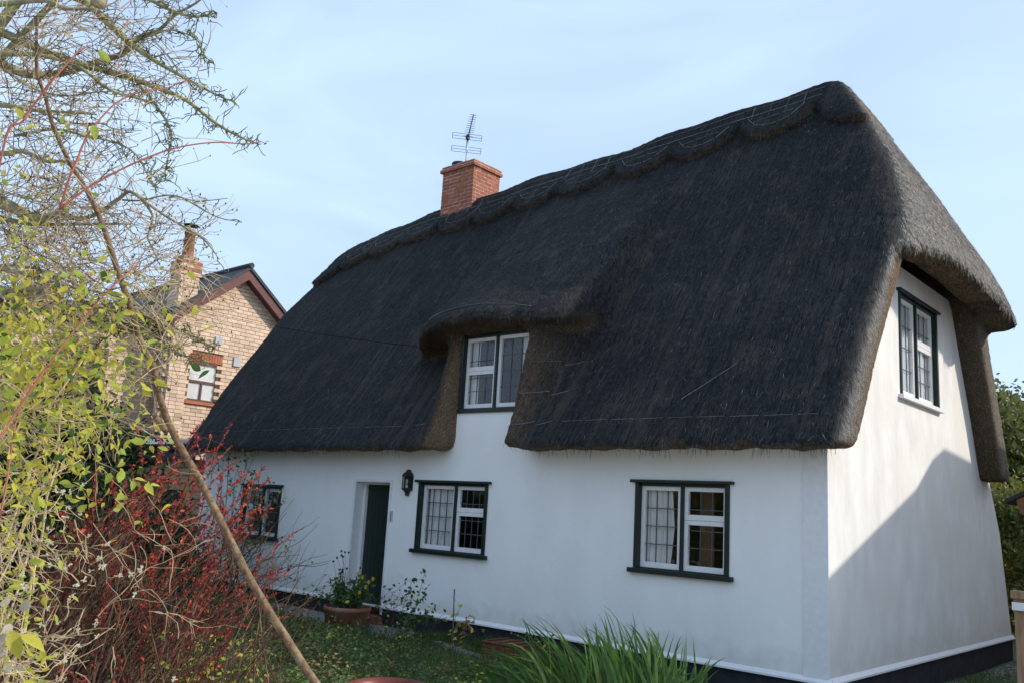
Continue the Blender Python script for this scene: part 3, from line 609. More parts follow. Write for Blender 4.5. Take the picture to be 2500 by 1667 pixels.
# --- cottage chimney of single bricks
def brick_stack(par, x0, x1, y0, y1, z0, z1, L_, H_, m, mm, joint=.015, dep=.05, proud=.001, faces='fr', limit=10 ** 6, base_name='brick'):
    core = MB().box((x0 + proud + dep * .0 + .004, y0 + proud + .004, z0), (x1 - proud - .004, y1 - .01, z1 - .001)).build('mortar_core', mm, par)
    nrow = int(round((z1 - z0) / H_)); share = {}
    def brick(ax0, ax1, ay0, ay1, az0, az1):
        k = (round(ax1 - ax0, 3), round(ay1 - ay0, 3), round(az1 - az0, 3), rnd.randrange(3))
        if k not in share:
            sx, sy, sz = (ax1 - ax0) / 2, (ay1 - ay0) / 2, (az1 - az0) / 2; me_ = MB()
            j = lambda: rnd.uniform(-.0018, .0018)
            me_.box((-sx, -sy, -sz), (sx, sy, sz)); me_.v = [(a + j(), b_ + j(), c_ + j()) for a, b_, c_ in me_.v]; mm_ = me_.mesh(base_name); mm_.materials.append(m); share[k] = mm_
        o = bpy.data.objects.new(base_name, share[k]); COL.objects.link(o); parent(o, par); 
        mi = o.matrix_parent_inverse.copy(); o.location = ((ax0 + ax1) / 2 + rnd.uniform(-.0015, .0015), (ay0 + ay1) / 2 + rnd.uniform(-.0025, .0025), (az0 + az1) / 2)
        bricks.append(o)
    for r_ in range(nrow):
        za = z0 + r_ * H_; zb_ = za + H_ - joint; off = (r_ % 2) * L_ / 2
        a = x0
        first = L_ / 2 if r_ % 2 else L_
        # front face (-y)
        e = x0 + first
        while a < x1 - .02:
            e2 = min(e, x1)
            if x1 - e2 < L_ * .2: e2 = x1
            brick(a, e2 - (joint if e2 < x1 else 0), y0, y0 + dep * 2 - .0, za, zb_); a = e2; e = e2 + L_
        # right face (+x), starts behind the corner brick
        a = y0 + dep * 2 + joint; e = a + (L_ if r_ % 2 else L_ / 2)
        while a < y1 - .02:
            e2 = min(e, y1)
            if y1 - e2 < L_ * .2: e2 = y1
            brick(x1 - dep * 2, x1, a, e2 - (joint if e2 < y1 else 0), za, zb_); a = e2; e = e2 + L_
    return nrow
bricks = []
chim = MB().box((-9.86, 3.33, 6.4), (-8.97, 4.10, 7.60)).build('chimney', M['mortar_pale'], cot); tag(chim, 'square red brick chimney with corbelled top')
brick_stack(chim, -9.88, -8.94, 3.30, 4.12, 7.514, 8.73, .235, .0811, M['brick_red'], M['mortar_pale'])
brick_stack(chim, -9.93, -8.90, 3.25, 4.17, 8.732, 8.805, .235, .073, M['brick_red'], M['mortar_pale'])
brick_stack(chim, -9.90, -8.92, 3.28, 4.14, 8.806, 8.87, .235, .064, M['brick_red'], M['mortar_pale'])
MB().box((-9.86, 3.31, 8.84), (-8.95, 4.1, 8.885)).build('flaunching', M['mortar'], chim)
cw = MB().lathe((-9.62, 3.52, 8.87), [(.0, .12), (.16, .12), (.175, .10), (.16, .07), (.09, .05), (.09, -.02)], 20); cw.build('cowl', M['black_iron'], chim, True)

# ------------------------------------------------------------------ aerial on the chimney
ant = empty('tv_aerial', (-9.6, 3.7, 8.87), 'television aerial on a pale mast on the red brick chimney', 'aerial')
mt = Vector((-9.6, 3.7, 9.66))
MB().tube([(-9.62, 3.7, 8.80), mt], .017, 8).build('mast', M['alu'], ant, True)
tipv = hit(1156, 281, 'z', 9.70); boomdir = (tipv - mt); bl_ = boomdir.length; boomdir.normalize(); side = boomdir.cross(Vector((0, 0, 1))).normalized()
back = mt - boomdir * .22
MB().tube([back, tipv], .011, 6).build('boom', M['aerial'], ant)
MB().box(tuple(mt - Vector((.035, .035, .05))), tuple(mt + Vector((.035, .035, .05)))).build('clamp', M['aerial'], ant)
for k in range(11):
    p = mt + boomdir * (bl_ * (k + .6) / 10.7); wv = .105 - .0035 * k
    MB().tube([p - side * wv, p + side * wv], .0055, 4).build('director', M['aerial'], ant)
for dz in (.12, -.19):
    g = MB(); c = back + Vector((0, 0, dz))
    for s_ in (-1, 1): g.tube([c + side * .33 * s_ + Vector((0, 0, -.065)), c + side * .33 * s_ + Vector((0, 0, .065))], .006, 4)
    for zz in (-.065, .0, .065): g.tube([c - side * .33 + Vector((0, 0, zz)), c + side * .33 + Vector((0, 0, zz))], .0052, 4)
    g.build('reflector', M['aerial'], ant)
g = MB(); g.tube([back + Vector((0, 0, .19)), back + Vector((0, 0, -.26))], .010, 5); g.build('reflector_bracket', M['aerial'], ant)
cb = curve([mt + boomdir * .75, mt + boomdir * .5 - Vector((0, 0, .10)), mt + Vector((.03, 0, -.05)), (-9.58, 3.68, 9.2), (-9.6, 3.68, 8.88)], 4); MB().tube(cb, .004, 4).build('cable', M['black_iron'], ant)

# ------------------------------------------------------------------ wall lantern
lx = -6.56; LZ = lambda z: 1.70 + (z - 1.30) * .55
lan = empty('wall_lantern', (lx, -.04, 1.70), 'black half-lantern fixed to the white wall between door and window', 'lantern')
def ring(r_, z, n=6, half=True):
    r_ *= .74; z = LZ(z); return [(lx + r_ * math.cos(math.pi * k / (n - 1)), -.0 - r_ * .95 * math.sin(math.pi * k / (n - 1)) - .012, z) for k in range(n)]
def loft(rings, name, m):
    b_ = MB(); vs = [p for r_ in rings for p in r_]; n = len(rings[0]); b_.add(vs, [(i * n + k, i * n + k + 1, (i + 1) * n + k + 1, (i + 1) * n + k) for i in range(len(rings) - 1) for k in range(n - 1)]); b_.f += [tuple(range(n))[::-1], tuple((len(rings) - 1) * n + k for k in range(n))]; return b_.build(name, m, lan)
loft([ring(.145, 1.83), ring(.15, 1.85), ring(.115, 1.93), ring(.07, 1.965), ring(.065, 2.0), ring(.05, 2.02), ring(.03, 2.03)], 'lantern_top', M['black_iron'])
loft([ring(.028, 1.30), ring(.06, 1.32), ring(.055, 1.37), ring(.075, 1.42), ring(.13, 1.47), ring(.135, 1.50), ring(.12, 1.52)], 'lantern_base', M['black_iron'])
MB().box((lx - .10, -.010, LZ(1.45)), (lx + .10, -.001, LZ(1.86))).build('back_plate', M['black_iron'], lan)
for k, (a_, b_) in enumerate(zip(ring(.125, 0), ring(.125, 0)[1:])): MB().add([(a_[0], a_[1], LZ(1.52)), (b_[0], b_[1], LZ(1.52)), (b_[0], b_[1], LZ(1.83)), (a_[0], a_[1], LZ(1.83))], [(0, 1, 2, 3)]).build('pane', M['glass'], lan)
for p in ring(.128, 0): MB().tube([(p[0], p[1], LZ(1.51)), (p[0], p[1], LZ(1.84))], .005, 4).build('glazing_bar', M['black_iron'], lan)
MB().lathe((lx, -.045, LZ(1.6)), [(.0, .0), (.012, .01), (.02, .045), (.017, .08), (0.0, .095)], 10).build('bulb', M['petal'], lan, True)
for k in range(3): MB().tube([(lx - .02 + .02 * k, -.042, LZ(1.52)), (lx - .02 + .02 * k, -.042, LZ(1.60))], .007, 6).build('lamp_holder', M['white_paint'], lan)

# ------------------------------------------------------------------ overhead wire
wa = hit(455, 748, 'x', -18); wb = Vector((-5.60, -.05, 3.88)); MB().tube([wa.lerp(wb, t) - Vector((0, 0, .5 * 4 * t * (1 - t) * .25)) for t in [k / 12 for k in range(13)]], .0055, 4).build('overhead_wire', M['wire'])
tag(bpy.data.objects['overhead_wire'], 'thin dark wire running from the brick house to the dormer', 'wire')

# ------------------------------------------------------------------ neighbour's house
NX = -18.0
nb = empty('brick_house', (NX, 2, -.3), 'tan brick house with maroon bargeboards beyond the left end of the thatch', 'house')
hx = lambda px, py: hit(px, py, 'x', NX)
ap = hx(597, 668); vl = hx(470, 742); 
slope = (ap.z - hx(681, 775).z) / (hx(681, 775).y - ap.y)
yR = ap.y + 3.4; yL = ap.y - 3.4; zE = ap.z - 3.4 * slope
wall_l = hx(405, 1000).y
back_wall = MB().add([(NX - .06, ap.y - 2.0, -.4), (NX - .06, yR, -.4), (NX - .06, yR, zE), (NX - .06, ap.y, ap.z - .02), (NX - .06, ap.y - 2.0, ap.z - 2.0 * slope)], [(0, 1, 2, 3, 4)]).add([(NX - .06, yL, -.4), (NX - 7, yL, -.4), (NX - 7, yL, zE), (NX - .06, yL, zE)], [(3, 2, 1, 0)])
back_wall.build('gable_wall', M['mortar'], nb)
wt = [hx(463, 878), hx(535, 892), hx(450, 975), hx(520, 990)]; wy0, wy1, wz0, wz1 = wt[0].y - .02, wt[1].y + .02, wt[2].z, wt[0].z
cy0, cy1 = hx(447, 760).y, hx(492, 760).y
def gz_top(y): return ap.z - abs(y - ap.y) * slope - .04
yL = ap.y - 2.0
nbr = []; L_, H_ = .30, .102
z = 1.2; row = 0
while z < ap.z:
    y = yL + (row % 2) * L_ / 2
    while y < yR:
        ym = y + L_ / 2
        top = gz_top(ym)
        if z + H_ < top + .02 and not (wy0 - .04 < ym < wy1 + .04 and wz0 - .08 < z + .03 < wz1 + .28): nbr.append((y, z))
        y += L_
    z += H_; row += 1
def brickmesh(m, sx, sy, sz):
    b_ = MB().box((-sx, -sy, -sz), (sx, sy, sz)); me_ = b_.mesh('brick'); me_.materials.append(m); return me_
bm_ = [brickmesh(M['brick_tan'], .05, L_ / 2 - .006, H_ / 2 - .006), brickmesh(M['brick_brown'], .05, L_ / 2 - .006, H_ / 2 - .006)]
def vis_key(b_): return 0 if (.9 < b_[0] < ap.y + 1.6 and b_[1] > 4.1) else 1
nbr.sort(key=lambda b_: (0 if (wy0 - 1.0 < b_[0] < ap.y + 1.2 and b_[1] > wz0 - .3) else 1, -b_[1]))
gw = bpy.data.objects['gable_wall.001'] if 'gable_wall.001' in bpy.data.objects else nb.children[-1]
gw = [c for c in nb.children if c.name.startswith('gable_wall')][0]
for y, z in nbr[:296]:
    o = bpy.data.objects.new('brick', bm_[rnd.random() < .28]); COL.objects.link(o); parent(o, gw); o.location = (NX - .045 + rnd.uniform(-.004, .004), y + L_ / 2, z + H_ / 2)
rest = MB()
rest2 = MB()
for y, z in nbr[296:]:
    (rest2 if rnd.random() < .25 else rest).box((NX - .09, y + .006, z + .006), (NX + .004 + rnd.uniform(-.004, .004), y + L_ - .006, z + H_ - .006))
tag(rest.build('brickwork', M['brick_tan'], gw), kind='stuff'); tag(rest2.build('dark_brickwork', M['brick_brown'], gw), kind='stuff')
# roof slabs, bargeboards
for s_, nm in ((-1, 'left'), (1, 'right')):
    rl = 3.7 if s_ > 0 else 2.1
    a = Vector((NX + .32, ap.y, ap.z + .16)); b_ = Vector((NX + .32, ap.y + s_ * rl, ap.z + .16 - rl * slope)); d = Vector((-8, 0, 0)); t = Vector((0, 0, -.10))
    MB().add([a, b_, b_ + d, a + d, a + t, b_ + t, b_ + d + t, a + d + t], [(0, 1, 2, 3), (7, 6, 5, 4), (0, 4, 5, 1), (1, 5, 6, 2), (3, 2, 6, 7)]).build('roof_slope', M['slate'], nb)
    a = Vector((NX + .28, ap.y, ap.z + .05)); rl -= .08; b_ = Vector((NX + .28, ap.y + s_ * rl, ap.z + .05 - rl * slope)); t = Vector((0, 0, -.27)); d = Vector((-.03, 0, 0))
    MB().add([a, b_, b_ + t, a + t, a + d, b_ + d, b_ + t + d, a + t + d], [(0, 1, 2, 3), (7, 6, 5, 4), (3, 2, 6, 7), (0, 4, 5, 1)]).build('bargeboard', M['maroon'], nb)
    a2, b2 = a + t + Vector((0, 0, .02)), b_ + t + Vector((0, 0, .02)); dd = Vector((-.3, 0, 0))
    MB().add([a2, b2, b2 + dd, a2 + dd], [(0, 1, 2, 3)]).build('soffit', M['maroon'], nb)
MB().tube([(NX + .35, ap.y, ap.z + .18), (NX - 7, ap.y, ap.z + .18)], .08, 8).build('ridge_tiles', M['slate'], nb)
# window with orange flat arch
nw = MB().box((NX - .06, wy0, wz0), (NX + .0, wy0 + .06, wz1)).box((NX - .06, wy1 - .06, wz0), (NX, wy1, wz1)).box((NX - .06, wy0, wz1 - .06), (NX, wy1, wz1)).box((NX - .06, wy0, wz0), (NX, wy1, wz0 + .06)).box((NX - .05, wy0, (wz0 + wz1) / 2 - .03), (NX - .01, wy1, (wz0 + wz1) / 2 + .03)).box((NX - .05, (wy0 + wy1) / 2 - .025, wz0), (NX - .012, (wy0 + wy1) / 2 + .025, (wz0 + wz1) / 2)).build('window', M['brown_upvc'], nb)
zm = (wz0 + wz1) / 2; ymid = (wy0 + wy1) / 2
for q in ((wy0 + .06, wy1 - .06, zm + .03, wz1 - .06), (wy0 + .06, ymid - .025, wz0 + .06, zm - .03), (ymid + .025, wy1 - .06, wz0 + .06, zm - .03)):
    MB().add([(NX - .03, q[0], q[2]), (NX - .03, q[1], q[2]), (NX - .03, q[1], q[3]), (NX - .03, q[0], q[3])], [(0, 1, 2, 3)]).build('pane', M['glass'], nw)
MB().add([(NX - .052, wy0, wz0), (NX - .052, wy1, wz0), (NX - .052, wy1, wz1), (NX - .052, wy0, wz1)], [(0, 1, 2, 3)]).build('net_curtain', M['curtain'], nw)
MB().box((NX - .06, wy0 - .05, wz0 - .08), (NX + .06, wy1 + .05, wz0)).build('sill', M['brick_orange'], nw)
k = 0; y = wy0 - .04
while y < wy1 + .03:
    MB().box((NX - .05, y, wz1 + .01), (NX + .008, y + .068, wz1 + .24)).build('arch_brick', M['brick_orange'], nb); y += .078
p = hx(533, 832); MB().box((NX, p.y - .1, p.z - .1), (NX + .04, p.y + .1, p.z + .1)).build('air_vent', M['wall_grey'], nb)
p = hx(577, 882); MB().box((NX, p.y - .1, p.z - .14), (NX + .05, p.y + .12, p.z + .1)).build('alarm_box', M['wall_grey'], nb)
# chimney against the gable, in courses of single bricks
ct = hx(445, 625); cl = ct.y; crt = hx(490, 630).y; chz = hx(445, 627).z
nch = MB().box((NX - .5, cl + .03, -.3), (NX + .05, crt - .03, chz - .3)).build('chimney', M['mortar'], nb); tag(nch, 'tall tan brick chimney with a terracotta pot')
hrow = .098
nb_rows = int((chz - 2.2) / hrow)
for r_ in range(nb_rows):
    za = 2.2 + r_ * hrow; top_ = r_ >= nb_rows - 4; e = .035 if top_ else 0
    for face in range(2):
        if face == 0:
            xs = [NX - .5, NX - .25, NX + .08] if r_ % 2 else [NX - .5, NX - .38, NX - .14, NX + .08]
            for a, b_ in zip(xs, xs[1:]): MB().box((a + .005, cl - e, za), (b_ - .005 + e * (b_ > NX), cl + .1, za + hrow - .010)).build('brick', M['brick_orange' if top_ and r_ % 2 == 0 else 'brick_tan'], nch)
        else:
            ys = [cl + .1, (cl + crt) / 2 + .04, crt] if r_ % 2 else [cl + .1, cl + .28, crt]
            for a, b_ in zip(ys, ys[1:]): MB().box((NX - .04, a + .008, za), (NX + .08 + e, b_ - .002 + e * (b_ == crt), za + hrow - .010)).build('brick', M['brick_orange' if top_ and r_ % 2 == 0 else ('brick_tan' if rnd.random() < .75 else 'brick_brown')], nch)
MB().box((NX - .45, cl + .05, chz - .06), (NX + .02, crt - .05, chz + .08)).build('flaunching', M['mortar'], nch)
pb = Vector((NX - .22, (cl + crt) / 2, chz)); ph = hx(470, 560).z - chz
MB().lathe(tuple(pb), [(.17, 0), (.155, .1), (.135, ph - .12), (.155, ph - .10), (.155, ph - .02), (.12, ph)], 20).build('chimney_pot', M['terracotta'], nch, True)
MB().lathe(tuple(pb), [(0, ph + .19), (.2, ph + .16), (.19, ph + .14), (0, ph + .13)], 16).build('pot_cowl', M['black_iron'], nch, True)
for a in range(4): MB().tube([pb + Vector((.11 * math.cos(a * 1.57), .11 * math.sin(a * 1.57), ph - .02)), pb + Vector((.12 * math.cos(a * 1.57), .12 * math.sin(a * 1.57), ph + .15))], .008, 4).build('cowl_leg', M['black_iron'], nch)
# lower wing going left, with its roof and a small cross gable
zw = hx(300, 775).z; wyl = hx(60, 800).y
WX = NX - .8
MB().box((WX - 5, wyl - 1.2, -.4), (WX, yL + .6, zw)).build('wing_wall', M['mortar'], nb)
wbk = MB(); wbk2 = MB(); row = 0; z = 1.5
while z < zw - .05:
    y = wyl - 1.2 + (row % 2) * .12
    while y < yL + .4:
        (wbk2 if rnd.random() < .28 else wbk).box((WX - .02, y + .006, z + .006), (WX + .012 + rnd.uniform(-.003, .003), y + .286, z + .092)); y += .30
    z += .100; row += 1
tag(wbk.build('brickwork', M['brick_tan'], nb), kind='stuff'); tag(wbk2.build('dark_brickwork', M['brick_brown'], nb), kind='stuff')
rz = hx(300, 730).z + .3
MB().add([(WX + .35, wyl - 1.4, zw - .05), (WX + .35, yL + .7, zw - .05), (WX - 2.2, yL + .7, rz), (WX - 2.2, wyl - 1.4, rz), (WX - 4.8, wyl - 1.4, zw - .05), (WX - 4.8, yL + .7, zw - .05)], [(0, 1, 2, 3), (3, 2, 5, 4)]).build('wing_roof', M['slate'], nb)
ga = hit(125, 690, 'x', WX + .2); gl = hit(60, 770, 'x', WX + .2); gs = (ga.z - gl.z) / (ga.y - gl.y)
MB().add([(WX + .15, ga.y - 1.6, ga.z - 1.6 * gs), (WX + .15, ga.y + 1.6, ga.z - 1.6 * gs), (WX + .15, ga.y, ga.z)], [(0, 1, 2)]).build('cross_gable', M['brick_tan'], nb)
for s_ in (-1, 1):
    a = Vector((WX + .45, ga.y, ga.z + .14)); b_ = Vector((WX + .45, ga.y + s_ * 1.9, ga.z + .14 - 1.9 * gs)); d = Vector((-3, 0, 0)); t = Vector((0, 0, -.2))
    MB().add([a, b_, b_ + d, a + d, a + t, b_ + t], [(0, 1, 2, 3), (0, 4, 5, 1)]).build('cross_roof', M['slate'], nb)
pp = hit(238, 850, 'x', WX + .12); pq = hit(218, 1040, 'x', WX + .12)
MB().tube([(WX + .1, pp.y, pp.z + .35), (WX + .1, pp.y, pp.z), (WX + .1, pp.y, 0)], .05, 8).build('downpipe', M['brown_upvc'], nb)

# ------------------------------------------------------------------ low buildings at the left end of the cottage
shd = empty('clad_outhouse', (-14, .6, -.3), 'timber clad outhouse under the left end of the thatch', 'outhouse')
for k in range(16):
    z0 = -.25 + k * .155
    b_ = MB().add([(-15.0, .14, z0 + .16), (-12.64, .14, z0 + .16), (-12.64, .10, z0), (-15.0, .10, z0), (-15.0, .18, z0), (-12.64, .18, z0)], [(3, 2, 1, 0), (2, 3, 4, 5)]); b_.build('weatherboard', M['wood_clad'], shd)
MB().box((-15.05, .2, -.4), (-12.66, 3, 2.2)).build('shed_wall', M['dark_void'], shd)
MB().add([(-15.2, -.05, 2.22), (-12.9, -.05, 2.22), (-12.9, 3, 3.3), (-15.2, 3, 3.3), (-15.2, -.05, 2.30), (-12.9, -.05, 2.30), (-12.9, 3, 3.38), (-15.2, 3, 3.38)], [(4, 5, 6, 7), (0, 1, 5, 4)]).build('lean_to_roof', M['felt'], shd)
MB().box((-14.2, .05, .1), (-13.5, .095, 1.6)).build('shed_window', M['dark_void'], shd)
pier = MB().box((-15.58, .12, -.4), (-15.32, .38, 2.55)).build('brick_pier', M['mortar_pale']); tag(pier, 'red brick pier with white cap beside the timber clad outhouse', 'pier')
for r_ in range(36):
    za = -.2 + r_ * .076
    for a, b_ in (((-15.62, -15.41), (-15.40, -15.28)) if r_ % 2 else ((-15.62, -15.50), (-15.49, -15.28))): MB().box((a, .07, za), (b_, .17, za + .066)).build('brick', M['brick_red'], pier)
    MB().box((-15.38, .18, za), (-15.28, .40, za + .066)).build('brick', M['brick_red'], pier)
MB().box((-15.75, .0, 2.55), (-13.9, .5, 2.66)).build('cap', M['white_paint'], pier, bevel=.01)
cons = empty('grey_lean_to', (-17.5, 0, -.3), 'low grey roofed lean-to in front of the tan brick house', 'lean-to')
MB().add([(-19.5, -2.2, 2.15), (-15.7, -.3, 2.15), (-16.5, 1.4, 2.85), (-20.3, .4, 2.85), (-19.5, -2.2, 2.05), (-15.7, -.3, 2.05)], [(0, 1, 2, 3), (4, 5, 1, 0)]).build('lean_to_roof', M['felt'], cons)
MB().add([(-19.3, -1.9, -.4), (-15.9, -.1, -.4), (-15.9, -.1, 2.05), (-19.3, -1.9, 2.05)], [(0, 1, 2, 3)]).build('lean_to_dark_opening', M['dark_void'], cons)  # near-black sheet painting the shade inside the open lean-to
for t in (0, .33, .66, 1): MB().box((-19.35 + 3.4 * t, -1.98 + 1.8 * t, -.4), (-19.23 + 3.4 * t, -1.86 + 1.8 * t, 2.05)).build('post', M['wood_clad'], cons)
MB().add([(-15.25, .6, 2.2), (-14.2, .5, 2.2), (-14.2, .5, 2.55), (-15.25, .6, 2.55)], [(0, 1, 2, 3)]).build('white_side', M['wall_grey'], cons)

# ------------------------------------------------------------------ right edge: gate, shed, house that shades the gable
gt = empty('timber_gate', (1.85, -.2, -.3), 'rough timber boarded gate end at the right edge beside the gable', 'gate')
gp = hit(2474, 1440, 'y', -.15); gxx = gp.x
for k in range(4):
    MB().box((gxx + k * .115 + .0, -.15 - rnd.uniform(0, .01), -.34), (gxx + k * .115 + .105, -.12, gp.z - .07)).build('board', M['wood_gate'], gt, bevel=.004)
MB().box((gxx - .01, -.19, gp.z - .17), (gxx + .5, -.151, gp.z - .10)).build('top_batten', M['white_paint'], gt, bevel=.004)
MB().box((gxx - .015, -.20, gp.z - .07), (gxx + .5, -.08, gp.z)).build('cap_rail', M['wood_gate'], gt, bevel=.006)
MB().box((gxx + .0, -.18, .18), (gxx + .5, -.151, .26)).build('mid_rail', M['wood_fascia'], gt, bevel=.004)
# small shed whose eave pokes into view
sp = hit(2455, 1222, 'y', 9.5)
sh = empty('garden_shed', (sp.x + 2, 9.5, -.3), 'dark roofed garden shed with brown fascia poking in at the right edge', 'shed')
MB().box((sp.x + .7, 9.7, -.4), (sp.x + 4, 12, sp.z - .2)).build('shed_wall', M['wood_fascia'], sh)
sl = .5
MB().add([(sp.x, 9.4, sp.z - .05), (sp.x + 2.2, 9.4, sp.z + 2.2 * sl), (sp.x + 2.2, 12, sp.z + 2.2 * sl), (sp.x, 12, sp.z - .05), (sp.x, 9.4, sp.z + .02), (sp.x + 2.2, 9.4, sp.z + .08 + 2.2 * sl), (sp.x + 2.2, 12, sp.z + .08 + 2.2 * sl), (sp.x, 12, sp.z + .02)], [(0, 1, 5, 4), (4, 5, 6, 7), (0, 4, 7, 3), (0, 3, 2, 1)]).build('shed_roof', M['felt'], sh)
MB().add([(sp.x + .25, 9.42, sp.z - .22), (sp.x + .5, 9.42, sp.z - .34), (sp.x + 2.2, 9.42, sp.z - .34), (sp.x + 2.2, 9.42, sp.z + 2.2 * sl - .02), (sp.x + .2, 9.42, sp.z + .02)], [(0, 1, 2, 3, 4)]).build('fascia', M['wood_fascia'], sh)
# neighbouring house to the right (outside the frame): its roof throws the shadow on the gable
rh = empty('roadside_house', (8, 8, -.3), 'brick house with slate roof beyond the gable, outside the view', 'house')
dS = lambda y, z, t: (t, y + .80 * t, z + .85 * t)
T = 5.0; prof = [dS(-3.2, -.32, T), dS(.03, 1.07, T), dS(2.88, 2.14, T), dS(3.6, 2.58, T), dS(4.15, 2.78, T), dS(5.9, 2.66, T), dS(9, 1.2, T)]
b_ = MB(); n = len(prof); b_.add([(T, p[1], p[2]) for p in prof] + [(T + 7, p[1], p[2]) for p in prof], [(i, i + 1, i + 1 + n, i + n) for i in range(n - 1)]); b_.build('roof', M['slate'], rh)
b_ = MB(); b_.add([(T + .1, p[1], p[2] - .08) for p in prof] + [(T + .1, prof[-1][1], -.4), (T + .1, prof[0][1], -.4)], [tuple(range(n + 2))]); b_.build('gable_wall', M['brick_tan'], rh)
b_ = MB(); b_.add([(T + .1, prof[0][1], -.4), (T + 6.9, prof[0][1], -.4), (T + 6.9, prof[0][1], prof[0][2]), (T + .1, prof[0][1], prof[0][2])], [(0, 1, 2, 3)]); b_.build('side_wall', M['brick_tan'], rh)

# ------------------------------------------------------------------ fence and hedge behind the camera (seen in the panes)
fe = empty('boarded_barn', (-9, -17, -.3), 'tan weatherboarded barn across the garden, mirrored in the window panes', 'barn')
for k in range(22): MB().add([(-20, -17.0, -.3 + k * .16), (-2, -17.0, -.3 + k * .16), (-2, -17.04, -.3 + (k + 1) * .16), (-20, -17.04, -.3 + (k + 1) * .16)], [(0, 3, 2, 1)]).build('weatherboard', M['wood_clad'], fe)
MB().add([(-20.5, -16.8, 3.2), (-1.5, -16.8, 3.2), (-1.5, -20, 5.4), (-20.5, -20, 5.4)], [(0, 1, 2, 3)]).build('barn_roof', M['terracotta'], fe)
exec_veg = True
# ------------------------------------------------------------------ vegetation helpers
def leaf_mesh(name, m, w=.45, fold=.12, droop=.15, seg=4, tipsharp=1.0):
    """unit-length leaf along +x, midrib folded"""
    vs = []; fs = []
    for i in range(seg + 1):
        t = i / seg; hw = w / 2 * math.sin(math.pi * min(1, t ** .8)) ** tipsharp if 0 < i < seg else .0
        z = -droop * t * t
        vs += [(t, -hw, z + fold * hw * 2), (t, 0, z), (t, hw, z + fold * hw * 2)]
    for i in range(seg):
        a = i * 3; fs += [(a, a + 1, a + 4, a + 3), (a + 1, a + 2, a + 5, a + 4)]
    b_ = MB().add(vs, fs); me_ = b_.mesh(name, True); me_.materials.append(m); return me_
def leafmat(p, size, d=None, up=None):
    if d is None: d = Vector((rnd.gauss(0, 1), rnd.gauss(0, 1), rnd.gauss(-.3, .7)))
    d = Vector(d).normalized(); up = up or Vector((rnd.gauss(0, .6), rnd.gauss(0, .6), rnd.gauss(.6, .6)))
    y = up.cross(d); y = y.normalized() if y.length > 1e-4 else d.orthogonal().normalized(); z = d.cross(y)
    m_ = Matrix(((d.x, y.x, z.x, 0), (d.y, y.y, z.y, 0), (d.z, y.z, z.z, 0), (0, 0, 0, 1)))
    return Matrix.Translation(p) @ m_ @ Matrix.Scale(size, 4)
def place_leaves(root, items, meshes, partname='leaf', stuffname='foliage', limit=290, key=None):
    """items: (matrix, mesh index). nearest 'limit' become single parts, the rest one stuff mesh per material"""
    items = sorted(items, key=key or (lambda it: -(it[0].to_scale().x / max(.3, (it[0].translation - Vector(CAM)).length))))
    for m_, k in items[:limit]:
        o = bpy.data.objects.new(partname, meshes[k]); COL.objects.link(o); parent(o, root); o.matrix_basis = m_
    by = {}
    for m_, k in items[limit:]: by.setdefault(k, []).append(m_)
    for k, ms in by.items():
        me_ = meshes[k]; n = len(me_.vertices); co = np.empty(n * 3, np.float32); me_.vertices.foreach_get('co', co); co = co.reshape(-1, 3)
        fq = np.array([list(p.vertices) for p in me_.polygons]); A = np.array([[list(r_) for r_ in m_] for m_ in ms])
        V_ = np.einsum('mij,nj->mni', A[:, :3, :3], co) + A[:, None, :3, 3]; F_ = (fq[None] + (np.arange(len(ms)) * n)[:, None, None]).reshape(-1, 4)
        tag(link(stuffname, np_mesh(stuffname, V_.reshape(-1, 3), F_, True), me_.materials[0], root), kind='stuff')
def grow(p, d, L_, n, wob, pull=Vector((0, 0, 0)), rg=rnd):
    p = Vector(p); d = Vector(d).normalized(); out = [p.copy()]; st = L_ / n
    for i in range(n):
        d = (d + Vector((rg.gauss(0, wob), rg.gauss(0, wob), rg.gauss(0, wob))) + pull / n).normalized(); p = p + d * st; out.append(p.copy())
    return out
def taper(r0, r1, n): return [r0 + (r1 - r0) * i / (n - 1) for i in range(n)]
def pathpx(lst, d0, d1, sx=1, ox=0, oy=0):
    n = len(lst); return [at(ox + x / sx, oy + y / sx, d0 + (d1 - d0) * i / (n - 1)) for i, (x, y) in enumerate(lst)]
IR = Vector(RT); IU = Vector(UP); IF = Vector(FW)
def idir(ang, dep=0.0):
    """direction at image angle (0 right, 90 up), with a depth component"""
    a = R(ang); return (IR * math.cos(a) + IU * math.sin(a) + IF * dep).normalized()

# ------------------------------------------------------------------ leaning stem (near)
stem_px = [(240, 110), (230, 300), (240, 480), (290, 620), (330, 780), (400, 950), (480, 1100), (560, 1230), (640, 1400), (690, 1540)]
sp_ = pathpx(stem_px, 3.55, 3.6, 2.613) + pathpx([(690, 230), (760, 450), (840, 680), (900, 880), (970, 1010), (1000, 1150), (1060, 1350), (1150, 1540)][1:], 3.6, 3.75, 2.613, 0, 500) + pathpx([(1250, 270), (1400, 560), (1560, 880), (1720, 1150), (1880, 1400), (1990, 1567)], 3.78, 3.9, 2.584, 0, 1060)
last = sp_[-1]; dn = (sp_[-1] - sp_[-2]).normalized(); g0 = last + dn * ((last.z + .45) / -dn.z); sp_ += [last.lerp(g0, .5) + Vector((0, 0, .03)), g0]
ls = empty('leaning_shrub', tuple(g0), 'tall shrub with one smooth brown stem leaning left across the view', 'shrub')
lc = curve(sp_, 4); N_ = len(lc)
rads = [.0045 + (.0185 - .0045) * (i / (N_ - 1)) ** 1.0 * (1 + .05 * math.sin(i * 1.7)) for i in range(N_)]
MB().tube(lc, rads, 10).build('stem', M['bark_tan'], ls, True)
